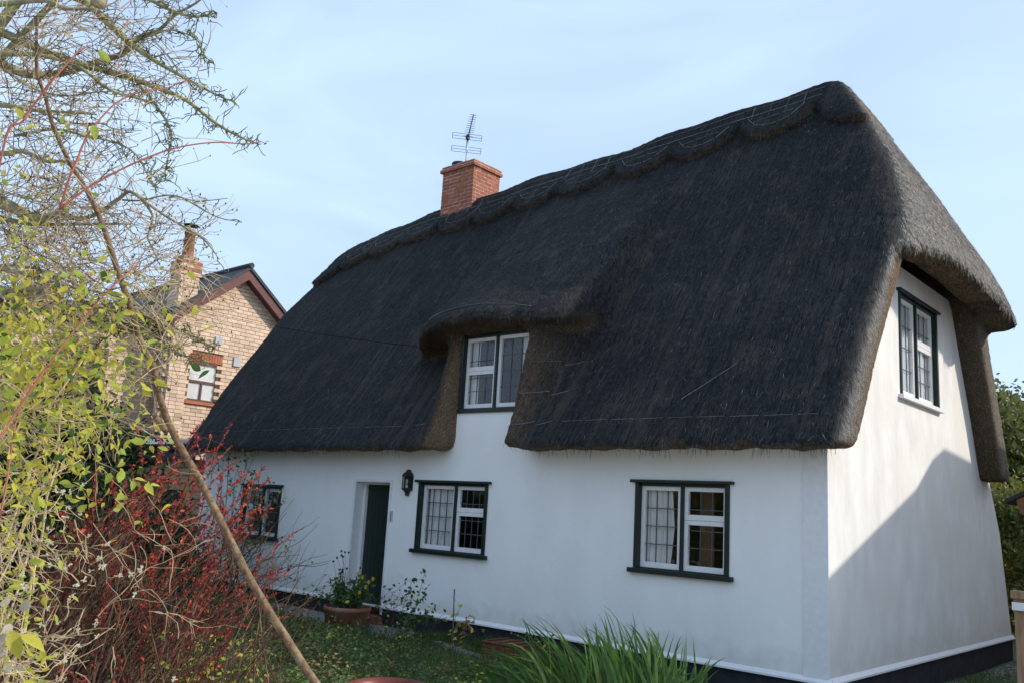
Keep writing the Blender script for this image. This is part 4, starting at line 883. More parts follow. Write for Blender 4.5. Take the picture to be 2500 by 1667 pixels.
fk = pathpx([(990, 1350), (1030, 1400), (1065, 1440)], 3.70, 3.74, 2.613, 0, 500); MB().tube([pathpx([(970, 1330)], 3.7, 3.7, 2.613, 0, 500)[0] if 0 else fk[0]] + fk[1:], [.012, .014, .015], 8).build('stub', M['bark_tan'], ls, True)

# ------------------------------------------------------------------ lichened old fruit tree at top left (trunk left of the frame)
tb = at(-900, 1500, 4.3); tb.z = -.35; tb2 = Vector((tb.x, tb.y, 1.5))
ot = empty('lichened_tree', tuple(tb), 'old tree with lichened crooked branches reaching in at the top left', 'tree')
crown = at(-260, 420, 4.2)
MB().tube(curve([tb, tb2, at(-500, 800, 4.25), crown], 5), taper(.13, .07, 16), 12).build('trunk', M['bark_grey'], ot, True)
BR = {  # crop coordinates (scale 2.613), radius
 'A': ([(-300, 140), (0, 215), (200, 300), (450, 385), (650, 450), (880, 520), (1050, 580), (1200, 650), (1400, 810), (1560, 890), (1660, 930)], .016, .003),
 'B': ([(200, -120), (450, -40), (560, 20), (640, 90), (720, 170), (830, 270), (950, 370), (1100, 470), (1250, 540), (1400, 610), (1510, 660)], .017, .002),
 'C': ([(880, 520), (960, 620), (1050, 750), (1100, 850), (1090, 950), (1030, 1110), (980, 1200)], .006, .002),
 'D': ([(560, -200), (780, -60), (960, 0), (1100, 60), (1250, 110), (1390, 80)], .010, .002),
 'E': ([(-300, 330), (0, 400), (150, 460), (350, 470), (560, 420), (700, 375), (780, 340), (830, 290), (900, 240), (1000, 200), (1110, 100), (1250, 10), (1330, -60)], .017, .003),
 'F': ([(830, 270), (960, 240), (1090, 190), (1250, 240), (1310, 350), (1370, 420)], .004, .0015),
 'G': ([(-300, 1180), (0, 1280), (80, 1330), (230, 1400), (380, 1370), (430, 1330)], .024, .012),
 'G2': ([(380, 1370), (500, 1400), (640, 1350), (740, 1280), (830, 1225), (950, 1300), (1080, 1400), (1250, 1490), (1340, 1560), (1390, 1660)], .010, .002),
 'H': ([(-300, 1350), (0, 1390), (200, 1440), (500, 1435), (840, 1425)], .009, .004),
 'J': ([(780, 1265), (900, 1280), (1080, 1250), (1250, 1290), (1450, 1260)], .004, .0015),
 'K': ([(1080, 1250), (1160, 1250), (1380, 1370), (1540, 1415)], .004, .0015),
 'L': ([(880, 1250), (960, 1390), (950, 1490), (960, 1560), (1000, 1640)], .0055, .003),
 'M': ([(100, 880), (350, 830), (560, 870), (740, 920), (850, 1000), (980, 1200)], .006, .002),
 'N': ([(-300, 880), (0, 985), (150, 960), (300, 1030), (440, 1040), (600, 1180)], .008, .003),
 'O': ([(-300, 60), (0, 20), (300, 15), (420, 50), (600, 60), (700, 130)], .008, .003),
 'P': ([(-300, 700), (0, 685), (200, 700), (420, 720), (620, 730)], .008, .003),
 'P2': ([(200, 700), (460, 800), (640, 790), (740, 825), (900, 830)], .004, .0015),
 'Q': ([(-300, 300), (0, 330), (250, 340), (500, 420), (700, 560), (900, 640), (990, 660)], .012, .002),
 'S': ([(0, 440), (200, 560), (400, 610), (600, 600), (720, 580)], .005, .002),
 'T': ([(-200, 1900), (0, 1870), (150, 1850), (290, 1840)], .015, .011),
 'U': ([(-200, 1650), (0, 1720), (200, 1760), (450, 1830), (620, 1850)], .009, .004),
 'W': ([(480, 1900), (730, 1986), (900, 2010), (1045, 2064), (1228, 2143), (1385, 2221)], .006, .002),
 'X': ([(620, 2090), (800, 2100), (980, 2180), (1150, 2260), (1330, 2300)], .005, .0015),
 'V': ([(0, 1690), (200, 1710), (420, 1780), (560, 1850), (760, 1900), (900, 1990)], .007, .003),
}
brn = []
for k, (pp_, r0, r1) in BR.items():
    dd = {'A': 3.9, 'B': 3.85, 'C': 3.85, 'D': 3.9, 'E': 4.0, 'F': 3.85, 'Q': 3.75}.get(k, 3.7)
    P_ = pathpx(pp_, dd + .15, dd - .05, 2.613)
    P_ = [p + Vector((rnd.gauss(0, .004), rnd.gauss(0, .004), rnd.gauss(0, .004))) for p in P_]
    c_ = curve(P_, 3); brn.append((k, c_, r0, r1))
    if k in 'ABDEGHNOPQTU' and len(k) == 1:
        c2 = [crown.lerp(c_[0], t) for t in (0, .35, .7)] + c_
        MB().tube(c2, taper(max(r0 * 1.25, .014), r1, len(c2)), 7).build('branch', M['lichen_bark' if k in 'ABDQ' else 'bark_grey'], ot, True)
    else: MB().tube(c_, taper(r0, r1, len(c_)), 6).build('branch', M['lichen_bark' if k in ('C', 'F', 'M', 'W', 'X') else 'bark_grey'], ot, True)
MB().tube(curve([at(330, -260, 3.3), at(275, -90, 3.25), at(250, -20, 3.2), at(236, 14, 3.18)], 3), [.02, .021, .022, .022, .023, .022, .023, .022, .022, .020], 9).build('cut_branch', M['bark_grey'], ot, True)
spur = MB()
for k, c_, r0, r1 in brn:                                       # crooked fruiting spurs
    dens = {'A': 20, 'B': 22, 'C': 24, 'D': 24, 'F': 24, 'M': 14, 'Q': 14, 'E': 5, 'W': 30, 'X': 22}.get(k, 3)
    for a, b_ in zip(c_, c_[1:]):
        tl = (b_ - a).length; nn = int(dens * tl / .12 + rnd.random())
        for _ in range(nn):
            p = a.lerp(b_, rnd.random()); L_ = rnd.choice((.02, .03, .04, .05, .07, .10)) * (1.0 if dens > 5 else 1.3)
            w = grow(p, idir(rnd.uniform(0, 360), rnd.uniform(-.8, .8)), L_, 4, .45); spur.tube(w, [.0024, .0021, .0018, .0021, .0013], 3)
            if rnd.random() < .5:
                w2 = grow(w[2], idir(rnd.uniform(0, 360), rnd.uniform(-.8, .8)), L_ * .6, 2, .4); spur.tube(w2, [.0018, .002, .001], 3)
tag(spur.build('spurs', mat('spur_bark', (.09, .10, .05), .95, (.22, .23, .11), 20, 4), ot), kind='stuff')
lit = [leaf_mesh('leaf', M['leaf_green'], .5)]
its = [(leafmat(at(648, 347, 3.85), .022, idir(10)), 0), (leafmat(at(652, 350, 3.85), .016, idir(200)), 0)]
place_leaves(ot, its, lit)

# ------------------------------------------------------------------ winter honeysuckle: tan twigs, yellow-green leaves, cream flowers
hb = at(-350, 1700, 3.6); hb.z = -.35
hs_ = empty('honeysuckle_bush', tuple(hb), 'tangled bush of tan twigs with yellow green leaves and small cream flowers', 'bush')
tw = MB(); main = []
def bez(a, b_, c_, n=10): return [a * (1 - t) ** 2 + b_ * 2 * t * (1 - t) + c_ * t * t for t in [i / n for i in range(n + 1)]]
for k in range(15):                                             # main arching stems out of the base
    e = at(rnd.uniform(-150, 260), rnd.uniform(560, 1250), rnd.uniform(3.3, 4.1)); s0 = hb + Vector((rnd.gauss(0, .15), rnd.gauss(0, .15), 0))
    m_ = s0.lerp(e, .45) + Vector((rnd.gauss(0, .1), rnd.gauss(0, .1), rnd.uniform(.3, .8))); c_ = bez(s0, m_, e, 14); c_ = [p + Vector((rnd.gauss(0, .012), rnd.gauss(0, .012), rnd.gauss(0, .012))) for p in c_]
    main.append(c_); MB().tube(c_, taper(.010, .002, len(c_)), 6).build('stem', M['twig_tan'], hs_, True)
def twigset(mb, x0, x1, y0, y1, n, d0, d1, lo, hi, ang=(-180, 180), r=.0016, wob=.16, dens=lambda x, y: 1, collect=None, sub=2):
    k = 0; tries = 0
    while k < n and tries < n * 20:
        tries += 1; x = rnd.uniform(x0, x1); y = rnd.uniform(y0, y1)
        if rnd.random() > dens(x, y): continue
        k += 1; p = at(x, y, rnd.uniform(d0, d1)); L_ = rnd.uniform(lo, hi); c_ = grow(p, idir(rnd.uniform(*ang), rnd.uniform(-.4, .4)), L_, 6, wob, Vector((0, 0, rnd.uniform(-.6, .3))))
        mb.tube(c_, taper(r * 1.4, r * .6, 7), 3)
        if collect is not None: collect.append(c_)
        for _ in range(sub):
            i = rnd.randrange(1, 6); q = c_[i]; dq = (c_[i + 1] - c_[i]).normalized() if i < 6 else Vector((0, 0, 1))
            w = grow(q, dq + Vector((rnd.gauss(0, .7), rnd.gauss(0, .7), rnd.gauss(0, .7))), L_ * rnd.uniform(.25, .55), 3, .2); mb.tube(w, [r, r * .85, r * .7, r * .5], 3)
            if collect is not None: collect.append(w)
twigs = []
edge_d = lambda x, y: max(.0, min(1, (430 + 60 * math.sin(y / 90.) - x) / 330)) ** .9
twigset(tw, -60, 560, 20, 760, 400, 3.5, 4.4, .10, .34, (-70, 80), dens=edge_d, collect=twigs)
twigset(tw, -60, 560, 450, 1050, 470, 3.45, 4.4, .08, .32, (-80, 60), dens=edge_d, collect=twigs)
twigset(tw, 300, 500, 480, 800, 90, 3.3, 3.9, .05, .18, (-60, 60), r=.0012, collect=twigs)
twigset(tw, -60, 330, 900, 1700, 280, 3.0, 3.9, .08, .24, (-180, 180), wob=.25, dens=lambda x, y: max(.03, min(1, (240 - x) / 220)), collect=twigs)
twigset(tw, 160, 420, 1130, 1500, 18, 3.3, 3.9, .10, .30, (-60, 30), r=.0012, wob=.3, collect=twigs)
tag(tw.build('twigs', M['twig_tan'], hs_), kind='stuff')
tdk = MB(); twigset(tdk, -60, 520, 20, 1000, 200, 3.4, 4.4, .08, .30, (-80, 80), r=.0013, dens=edge_d); tag(tdk.build('dark_twigs', M['twig_brown'], hs_), kind='stuff')
# buds at the ends
bud = MB()
for c_ in twigs[::2]:
    p = c_[-1]; r_ = rnd.uniform(.0022, .0042); bud.add([p + Vector((r_, 0, 0)), p + Vector((-r_, 0, 0)), p + Vector((0, r_, 0)), p + Vector((0, -r_, 0)), p + Vector((0, 0, r_ * 1.4)), p + Vector((0, 0, -r_ * 1.4))], [(0, 2, 4), (2, 1, 4), (1, 3, 4), (3, 0, 4), (2, 0, 5), (1, 2, 5), (3, 1, 5), (0, 3, 5)])
tag(bud.build('buds', M['twig_brown'], hs_), kind='stuff')
LM = [leaf_mesh('leaf', M['leaf_yellow'], .48, .15, .2, 5), leaf_mesh('leaf', M['leaf_lime'], .52, .12, .12, 5), leaf_mesh('leaf', M['leaf_yellow'], .42, .3, .35, 5), leaf_mesh('leaf', M['leaf_green'], .52, .1, .1, 5)]
items = []
def lf(x, y, d, s, k=None, dr=None): items.append((leafmat(at(x, y, d), s, dr), rnd.choices((0, 1, 2, 3), (4, 3, 3, .8))[0] if k is None else k))
for _ in range(1500):
    x = abs(rnd.gauss(0, 175)); y = rnd.gauss(930, 150)
    if x < 430: lf(x, y, rnd.uniform(3.0, 4.1), rnd.uniform(.022, .046))
for _ in range(150):
    x = rnd.uniform(-20, 300); y = rnd.uniform(650, 900); lf(x, y, rnd.uniform(3.0, 3.9), rnd.uniform(.025, .05))
for _ in range(210):
    x = abs(rnd.gauss(0, 75)); y = rnd.uniform(1100, 1667); lf(x, y, rnd.uniform(2.9, 3.6), rnd.uniform(.022, .045), rnd.choice((0, 2, 1)))
for _ in range(90): lf(abs(rnd.gauss(0, 110)), rnd.uniform(300, 700), rnd.uniform(3.1, 3.9), rnd.uniform(.016, .034), rnd.choice((0, 2, 1)))
for x, y in [(55, 290), (95, 310), (240, 122), (228, 305), (8, 335), (300, 1145), (325, 1072), (355, 1080), (205, 690), (300, 760), (460, 665), (375, 930), (345, 895), (350, 875), (270, 930), (420, 770), (480, 745), (530, 800), (280, 800), (385, 830), (355, 1180), (15, 1545)]: lf(x, y, 3.1, .05, rnd.choice((0, 1, 2)))
for x, y in [(22, 1537), (50, 1548)]: lf(x, y, 2.9, .085, 0, idir(-60 if x < 30 else -20, -.2))
for x, y in [(490, 905), (512, 903), (240, 1012), (262, 1020), (225, 1025)]: lf(x, y, 3.4, .05, 3)
place_leaves(hs_, items, LM)
fl_ = MB()
for _ in range(70):
    x = abs(rnd.gauss(60, 120)); y = rnd.uniform(1180, 1660); p = at(x, y, rnd.uniform(3.0, 3.7))
    for _k in range(6):
        d = Vector((rnd.gauss(0, 1), rnd.gauss(0, 1), rnd.gauss(0, 1))).normalized(); s_ = d.orthogonal().normalized() * .003; e = d * rnd.uniform(.006, .012); fl_.add([p - s_ * .4, p + s_ * .4, p + e + s_, p + e * 1.1, p + e - s_], [(0, 1, 2, 3, 4)])
for x, y in [(345, 1388), (318, 1400), (290, 1405), (185, 1425), (122, 1322), (160, 1260), (240, 1360), (262, 1325), (155, 1610)]:
    p = at(x, y, 3.35)
    for _k in range(8):
        d = Vector((rnd.gauss(0, 1), rnd.gauss(0, 1), rnd.gauss(0, 1))).normalized(); s_ = d.orthogonal().normalized() * .004; e = d * rnd.uniform(.008, .014); fl_.add([p - s_ * .4, p + s_ * .4, p + e + s_, p + e * 1.1, p + e - s_], [(0, 1, 2, 3, 4)])
tag(fl_.build('flowers', M['petal'], hs_), kind='stuff')

# ------------------------------------------------------------------ red arching canes
rc_b = at(-200, 1900, 3.2); rc_b.z = -.35
rcn = empty('red_stemmed_rose', tuple(rc_b), 'long arching red canes of a rose sweeping up through the bush at left', 'rose bush')
for pts, sc, oy, d in (([(0, 1040), (150, 770), (300, 560), (400, 440), (500, 330), (580, 290)], 2.613, 0, 2.9), ([(-60, 1560), (0, 1480), (250, 1100), (500, 770), (700, 540), (890, 370)], 2.613, 500, 2.8),
                   ([(380, 1340), (560, 1200), (820, 1060), (1040, 970), (1200, 930), (1380, 910), (1560, 920), (1660, 910)], 2.613, 0, 3.3), ([(380, 1340), (440, 1150), (500, 1000), (560, 860), (640, 760), (740, 660), (860, 600), (960, 575), (1050, 570), (1200, 510)], 2.613, 0, 3.3),
                   ([(0, 1990), (120, 1300), (260, 1080), (420, 1000)], 2.613, 500, 3.0)):
    P_ = pathpx(pts, d, d + .1, sc, 0, oy); P_ = [rc_b, rc_b.lerp(P_[0], .6) + Vector((0, 0, .2))] + P_ if pts[0][0] < 10 else P_
    c_ = curve(P_, 5); MB().tube(c_, taper(.0042, .0018, len(c_)), 6).build('cane', M['cane_red'], rcn, True)
    th = MB()
    for p in c_[::3]: th.tube([p, p + Vector((rnd.gauss(0, .006), rnd.gauss(0, .006), rnd.gauss(0, .006)))], [.0022, .0004], 3)
    th.build('thorns', M['twig_brown'], rcn)

# ------------------------------------------------------------------ barberry: brown canes, red leaves
bb = at(-60, 2150, 4.7); bb.z = -.34
bar = empty('barberry_bush', tuple(bb), 'large barberry bush with brown arching canes and red autumn leaves', 'bush')
LR = [leaf_mesh('leaf', M['leaf_red'], .5, .15, .1, 3), leaf_mesh('leaf', M['leaf_crimson'], .5, .15, .1, 3)]
items = []; tw = MB(); tw2 = MB()
def red_run(c_, i0, size=.019, dens=3, crim=.35):
    for i in range(i0, len(c_) - 1):
        for _ in range(dens):
            p = c_[i].lerp(c_[i + 1], rnd.random()); dd = (c_[i + 1] - c_[i]).normalized(); items.append((leafmat(p, rnd.uniform(.6, 1.15) * size, dd * .8 + Vector((rnd.gauss(0, .7), rnd.gauss(0, .7), rnd.gauss(0, .7)))), int(rnd.random() < crim)))
tips = [(738, 1283), (640, 1130), (600, 1150), (560, 1090), (575, 1120), (520, 1060), (497, 1030), (420, 1090), (450, 1150), (400, 1080), (300, 1170), (270, 1190), (350, 1120), (240, 1140), (690, 1380), (705, 1400), (650, 1240), (620, 1290), (560, 1240), (500, 1200), (480, 1260), (430, 1230), (380, 1210), (330, 1260), (680, 1450), (600, 1440), (540, 1500), (460, 1540), (400, 1400), (345, 1420), (280, 1300), (700, 1500), (640, 1350), (520, 1330), (440, 1350), (230, 1480), (180, 1570), (330, 1520), (450, 1480), (560, 1400), (610, 1190), (660, 1170), (250, 1640), (190, 1640), (500, 1120), (540, 1160), (390, 1150), (340, 1200), (460, 1100)]
for (x, y) in tips:
    d = rnd.uniform(4.3, 5.6); e = at(x, y, d); s0 = bb + Vector((rnd.gauss(0, .28), rnd.gauss(0, .28), 0)); s0.z = -.34
    m_ = s0.lerp(e, .5) + Vector((rnd.gauss(0, .12), rnd.gauss(0, .12), rnd.uniform(.1, .55))); c_ = bez(s0, m_, e, 16); c_ = [p + Vector((rnd.gauss(0, .008), rnd.gauss(0, .008), rnd.gauss(0, .008))) for p in c_]
    MB().tube(c_, taper(.0075, .0018, len(c_)), 5).build('cane', M['twig_brown'], bar, True)
    red_run(c_, 9, .025, 12 if y < 1470 else 3, .45)
    for _ in range(4):
        i = rnd.randrange(8, 16); w = grow(c_[i], (c_[min(16, i + 1)] - c_[i - 1]).normalized() + Vector((rnd.gauss(0, .6), rnd.gauss(0, .6), rnd.gauss(.1, .5))), rnd.uniform(.12, .38), 5, .12); tw2.tube(w, taper(.0022, .001, 6), 3)
        if rnd.random() < (.75 if y < 1450 else .25): red_run(w, 1, .022, 8, .45)
for _ in range(300):                                            # brown bare canes filling the bush, fanning up to the right
    s0 = bb + Vector((rnd.gauss(.1, .6), rnd.gauss(-.1, .5), 0)); s0.z = -.34; x = rnd.uniform(40, 700); y = 1180 + rnd.uniform(0, 480) + max(0, x - 480) * .5 + max(0, 250 - x) * .5
    e = at(x, y, rnd.uniform(4.2, 5.8)); m_ = s0.lerp(e, .5) + Vector((rnd.gauss(0, .12), rnd.gauss(0, .12), rnd.uniform(.0, .4))); c_ = bez(s0, m_, e, 9); c_ = [p + Vector((rnd.gauss(0, .012), rnd.gauss(0, .012), rnd.gauss(0, .012))) for p in c_]
    tw.tube(c_, taper(rnd.uniform(.004, .0085), .0014, 10), 4)
    for _ in range(4):
        i = rnd.randrange(3, 9); w = grow(c_[i], (c_[i + 1] - c_[i]).normalized() + Vector((rnd.gauss(0, .7), rnd.gauss(0, .7), rnd.gauss(0, .5))), rnd.uniform(.08, .35), 4, .16); tw2.tube(w, taper(.002, .0009, 5), 3)
        if rnd.random() < .12: red_run(w, 1, .026, 3, .6)
for _ in range(520):
    x = rnd.uniform(60, 720); y = rnd.uniform(1330, 1700); w = grow(at(x, y, rnd.uniform(4.3, 5.8)), idir(rnd.uniform(0, 90), rnd.uniform(-.5, .5)), rnd.uniform(.1, .35), 5, .2); tw2.tube(w, taper(.002, .001, 6), 3)
tag(tw.build('inner_canes', M['twig_brown'], bar), kind='stuff'); tag(tw2.build('twigs', M['twig_brown'], bar), kind='stuff')
place_leaves(bar, items, LR)
# yellow leaved undergrowth at the foot
ub = at(500, 1640, 4.6)
yu = empty('yellowing_undergrowth', (ub.x, ub.y, -.34), 'low straggly plants with small yellow leaves under the red bush', 'undergrowth')
items = []; t3 = MB()
for _ in range(70):
    x = rnd.uniform(330, 640); p = at(x, rnd.uniform(1540, 1660), rnd.uniform(4.4, 5.4)); b0 = Vector((p.x + rnd.gauss(0, .1), p.y + rnd.gauss(0, .1), -.34)); c_ = bez(b0, b0.lerp(p, .6) + Vector((0, 0, .15)), p, 6); t3.tube(c_, taper(.003, .0012, 7), 3)
    for q in c_[3:]:
        for _k in range(2): items.append((leafmat(q + Vector((rnd.gauss(0, .02), rnd.gauss(0, .02), 0)), rnd.uniform(.02, .035)), rnd.choice((0, 1))))
tag(t3.build('stalks', M['twig_brown'], yu), kind='stuff'); place_leaves(yu, items, [LM[0], LM[1]], limit=200)

# ------------------------------------------------------------------ honesty seed discs
hp = at(40, 1640, 3.1)
hon = empty('honesty_plant', (hp.x, hp.y, -.34), 'papery silver seed discs of an honesty plant at bottom left', 'plant')
for (x, y, s_) in ((62, 1478, .024), (12, 1470, .018), (8, 1560, .026), (18, 1535, .022), (22, 1625, .023), (48, 1630, .017), (5, 1590, .02)):
    p = at(x, y, 3.1); nrm_ = (Vector(CAM) - p).normalized() + Vector((rnd.gauss(0, .4), rnd.gauss(0, .4), rnd.gauss(0, .4))); u = nrm_.orthogonal().normalized(); v = nrm_.normalized().cross(u)
    MB().add([p + u * s_ * .8 * math.cos(a * .5236) + v * s_ * .62 * math.sin(a * .5236) + nrm_.normalized() * .002 * (a % 2) for a in range(12)], [tuple(range(12))]).build('seed_disc', M['seed_disc'], hon)
    MB().tube(bez(Vector((hp.x, hp.y, -.34)), p - Vector((.02, 0, .3)), p, 6), .0016, 4).build('stalk', M['twig_tan'], hon)

# ------------------------------------------------------------------ climbing rose at the small window
cr_ = empty('climbing_rose', (-10.9, -.3, -.22), 'dark stemmed climbing rose against the wall over the small window', 'rose')
items = []; t4 = MB()
for (x, y) in [(560, 1080), (575, 1150), (600, 1120), (625, 1105), (640, 1130), (680, 1290), (690, 1230), (612, 1190), (590, 1210), (530, 1180), (665, 1200), (520, 1240), (640, 1240), (655, 1160), (545, 1120), (700, 1250), (580, 1300)]:
    yv = rnd.uniform(-.55, -.15); e = hit(x, y, 'y', yv); s0 = Vector((-10.9 + rnd.gauss(0, .25), -.35 + rnd.gauss(0, .08), -.22)); m_ = s0.lerp(e, .5) + Vector((rnd.gauss(0, .15), 0, .2)); c_ = bez(s0, m_, e, 12)
    MB().tube(c_, taper(.012, .003, 13), 6).build('stem', M['twig_dark'], cr_, True)
    for _ in range(5):
        i = rnd.randrange(4, 12); w = grow(c_[i], (rnd.gauss(0, 1), rnd.gauss(0, .4), rnd.gauss(.5, .7)), rnd.uniform(.2, .5), 5, .15); t4.tube(w, taper(.0045, .002, 6), 3)
        for q in w[2:]:
            for _k in range(2): items.append((leafmat(q + Vector((rnd.gauss(0, .03), rnd.gauss(0, .03), rnd.gauss(0, .03))), rnd.uniform(.045, .075)), rnd.choice((0, 0, 0, 1, 2))))
tag(t4.build('twigs', M['twig_dark'], cr_), kind='stuff')
LG = [leaf_mesh('leaf', M['leaf_green'], .6, .1, .1, 4), leaf_mesh('leaf', M['leaf_yellow'], .6, .1, .1, 4), leaf_mesh('leaf', M['leaf_dark'], .6, .1, .1, 4)]
place_leaves(cr_, items, LG)

# ------------------------------------------------------------------ wiry self sown plants and rose bushes along the wall
def wiry(name, label, cat, base, tips_, yv, size, leafp, r=.004, mi=(0, 2), group=None, leafcount=2, start=2, sub=2, spread=.3):
    o = empty(name, base, label, cat, group); it = []; t_ = MB()
    for (x, y) in tips_:
        e = hit(x, y, 'y', yv + rnd.uniform(-.1, .1)); s0 = Vector(base) + Vector((rnd.gauss(0, .04), rnd.gauss(0, .03), 0)); m_ = s0.lerp(e, .5) + Vector((rnd.gauss(0, .08), 0, rnd.uniform(.0, spread))); c_ = bez(s0, m_, e, 10)
        MB().tube(c_, taper(r, r * .4, 11), 5).build('stem', M['twig_dark'], o, True)
        for _ in range(sub):
            i = rnd.randrange(4, 10); w = grow(c_[i], (rnd.gauss(0, 1), rnd.gauss(0, .5), rnd.gauss(.4, .6)), rnd.uniform(.1, .3), 4, .2); t_.tube(w, taper(r * .5, r * .25, 5), 3)
            if rnd.random() < leafp: it += [(leafmat(w[-1], rnd.uniform(.7, 1.2) * size), rnd.choice(mi)) for _k in range(2)]
        for i in range(start, 11):
            if rnd.random() < leafp:
                for _k in range(leafcount): it.append((leafmat(c_[i] + Vector((rnd.gauss(0, .02), rnd.gauss(0, .02), rnd.gauss(0, .02))), rnd.uniform(.7, 1.2) * size), rnd.choice(mi)))
    if t_.v: tag(t_.build('twigs', M['twig_dark'], o), kind='stuff')
    place_leaves(o, it, LG); return o
g1_ = hit(780, 1500, 'z', -.25)
wiry('wiry_rose', 'thin wiry rose shoots with few leaves left of the flower pot', 'rose', (-8.6, -.7, -.25), [(772, 1338), (705, 1345), (840, 1430), (870, 1450), (760, 1450), (735, 1410), (720, 1440), (800, 1400)], -.6, .06, .35, mi=(0, 2, 1))
wiry('leafy_rose', 'rose bush with rounded green leaves beside the front door', 'rose', (-5.75, -.75, -.27), [(1035, 1400), (1010, 1408), (1040, 1450), (1060, 1480), (1050, 1500), (1075, 1510), (1030, 1520), (1005, 1440)], -.7, .075, .95, leafcount=3, start=3, mi=(0, 0, 2))
wiry('thorny_rose', 'bare thorny rose with spreading stems in front of the black plinth', 'rose', (-6.2, -1.0, -.27), [(1000, 1415), (960, 1430), (1010, 1470), (990, 1480), (940, 1440), (930, 1480), (980, 1440), (900, 1560)], -.9, .045, .22, sub=5, mi=(2, 0))
wiry('dry_seedhead_plant', 'brown withered hydrangea like plant beside the thin garden cane', 'plant', (-4.45, -.9, -.28), [(1125, 1510), (1140, 1520), (1150, 1530), (1128, 1480)], -.85, .07, .2, mi=(1,))
LB = [leaf_mesh('leaf', M['leaf_brown'], .7, .2, .3, 4)]; dh = bpy.data.objects['dry_seedhead_plant']
place_leaves(dh, [(leafmat(hit(1135 + rnd.gauss(0, 14), 1522 + rnd.gauss(0, 10), 'y', -.85), rnd.uniform(.05, .10)), 0) for _ in range(26)], LB)
for k, (x, y, bx_, by_) in enumerate(((660, 1400, -9.5, -.9), (1290, 1580, -3.2, -.25), (740, 1560, -7.4, -1.9), (600, 1600, -6.8, -3.1))):
    wiry('weed_clump', ['small leafy weed against the plinth under the small window', 'narrow tuft of weeds against the plinth right of the brick trough', 'leafy weed in the middle of the shaded bed', 'leafy weed just right of the red bush'][k], 'weed', (bx_, by_, -.27), [(x + rnd.uniform(-45, 45), y + rnd.uniform(-45, 20)) for _ in range(9)], by_, .05, .7, r=.003, mi=(0, 2, 2, 1))

rk = random.Random(3)
_wx = [-9.6, -9.0, -8.6, -8.1, -7.8, -7.2, -6.6, -6.3, -5.9, -5.2, -4.9, -4.5, -4.3, -3.9]; _wy = [-1.4, -2.1, -1.2, -2.6, -1.7, -2.3, -1.6, -2.9, -2.2, -1.5, -2.5, -1.9, -2.9, -2.2]
_sx = [float(np.dot(np.array([a, b, -.25]) - CAM, RT) / np.dot(np.array([a, b, -.25]) - CAM, FW)) for a, b in zip(_wx, _wy)]; RKO = [sorted(_sx).index(v) for v in _sx]
for k in range(14):
    x_w = [-9.6, -9.0, -8.6, -8.1, -7.8, -7.2, -6.6, -6.3, -5.9, -5.2, -4.9, -4.5, -4.3, -3.9][k]; y_w = [-1.4, -2.1, -1.2, -2.6, -1.7, -2.3, -1.6, -2.9, -2.2, -1.5, -2.5, -1.9, -2.9, -2.2][k]
    o = empty('tall_weed', (x_w, y_w, gz(x_w, y_w)), 'straggly brown stemmed weed in the shaded front bed, ' + ['first', 'second', 'third', 'fourth', 'fifth', 'sixth', 'seventh', 'eighth', 'ninth', 'tenth', 'eleventh', 'twelfth', 'thirteenth', 'last'][RKO[k]] + ' from the left', 'weed', 'straggly weeds in the front bed'); t_ = MB(); it = []
    for _ in range(7):
        p0 = Vector((x_w + rk.gauss(0, .06), y_w + rk.gauss(0, .06), gz(x_w, y_w) - .02)); c_ = grow(p0, (rk.gauss(0, .35), rk.gauss(0, .35), 1), rk.uniform(.3, .75), 7, .1, rg=rk); t_.tube(c_, taper(.004, .0015, 8), 4)
        for q in c_[3:]:
            if rk.random() < .6: w = grow(q, (rk.gauss(0, 1), rk.gauss(0, 1), .5), rk.uniform(.05, .16), 3, .2, rg=rk); t_.tube(w, taper(.002, .001, 4), 3); it.append((leafmat(w[-1], rk.uniform(.03, .06)), rk.choice((0, 1, 2, 2))))
    t_.build('stem', M['twig_brown'], o); place_leaves(o, it, LG)
# ------------------------------------------------------------------ terracotta pot with plant, brick trough, red pot, cane
pc = Vector((-7.0, -.62, -.27))
pot = empty('terracotta_pot', tuple(pc), 'wide terracotta flower pot by the front door', 'flower pot')
MB().lathe(tuple(pc), [(.0, .0), (.31, .0), (.335, .25), (.35, .255), (.352, .31), (.32, .315), (.315, .27), (.0, .27)], 28).build('pot_body', M['terracotta'], pot, True)
MB().lathe(tuple(pc), [(.0, .30), (.325, .29)], 24).build('compost', M['soil'], pot)
pp2 = empty('potted_plant', (pc.x, pc.y, pc.z + .29), 'bushy green plant with yellow flowers growing in the terracotta pot', 'plant')
items = []; t5 = MB()
for _ in range(60):
    a = rnd.uniform(0, 6.28); r_ = rnd.uniform(0, .25); s0 = pc + Vector((r_ * math.cos(a) * .7, r_ * math.sin(a) * .7, .29)); e = s0 + Vector((math.cos(a) * rnd.uniform(.05, .32), math.sin(a) * rnd.uniform(.05, .3), rnd.uniform(.12, .5))); c_ = bez(s0, s0.lerp(e, .5) + Vector((0, 0, .08)), e, 6); t5.tube(c_, taper(.004, .0015, 7), 3)
    for q in c_[1:]:
        for _k in range(3): items.append((leafmat(q + Vector((rnd.gauss(0, .03), rnd.gauss(0, .03), rnd.gauss(0, .02))), rnd.uniform(.035, .075)), rnd.choice((0, 0, 2))))
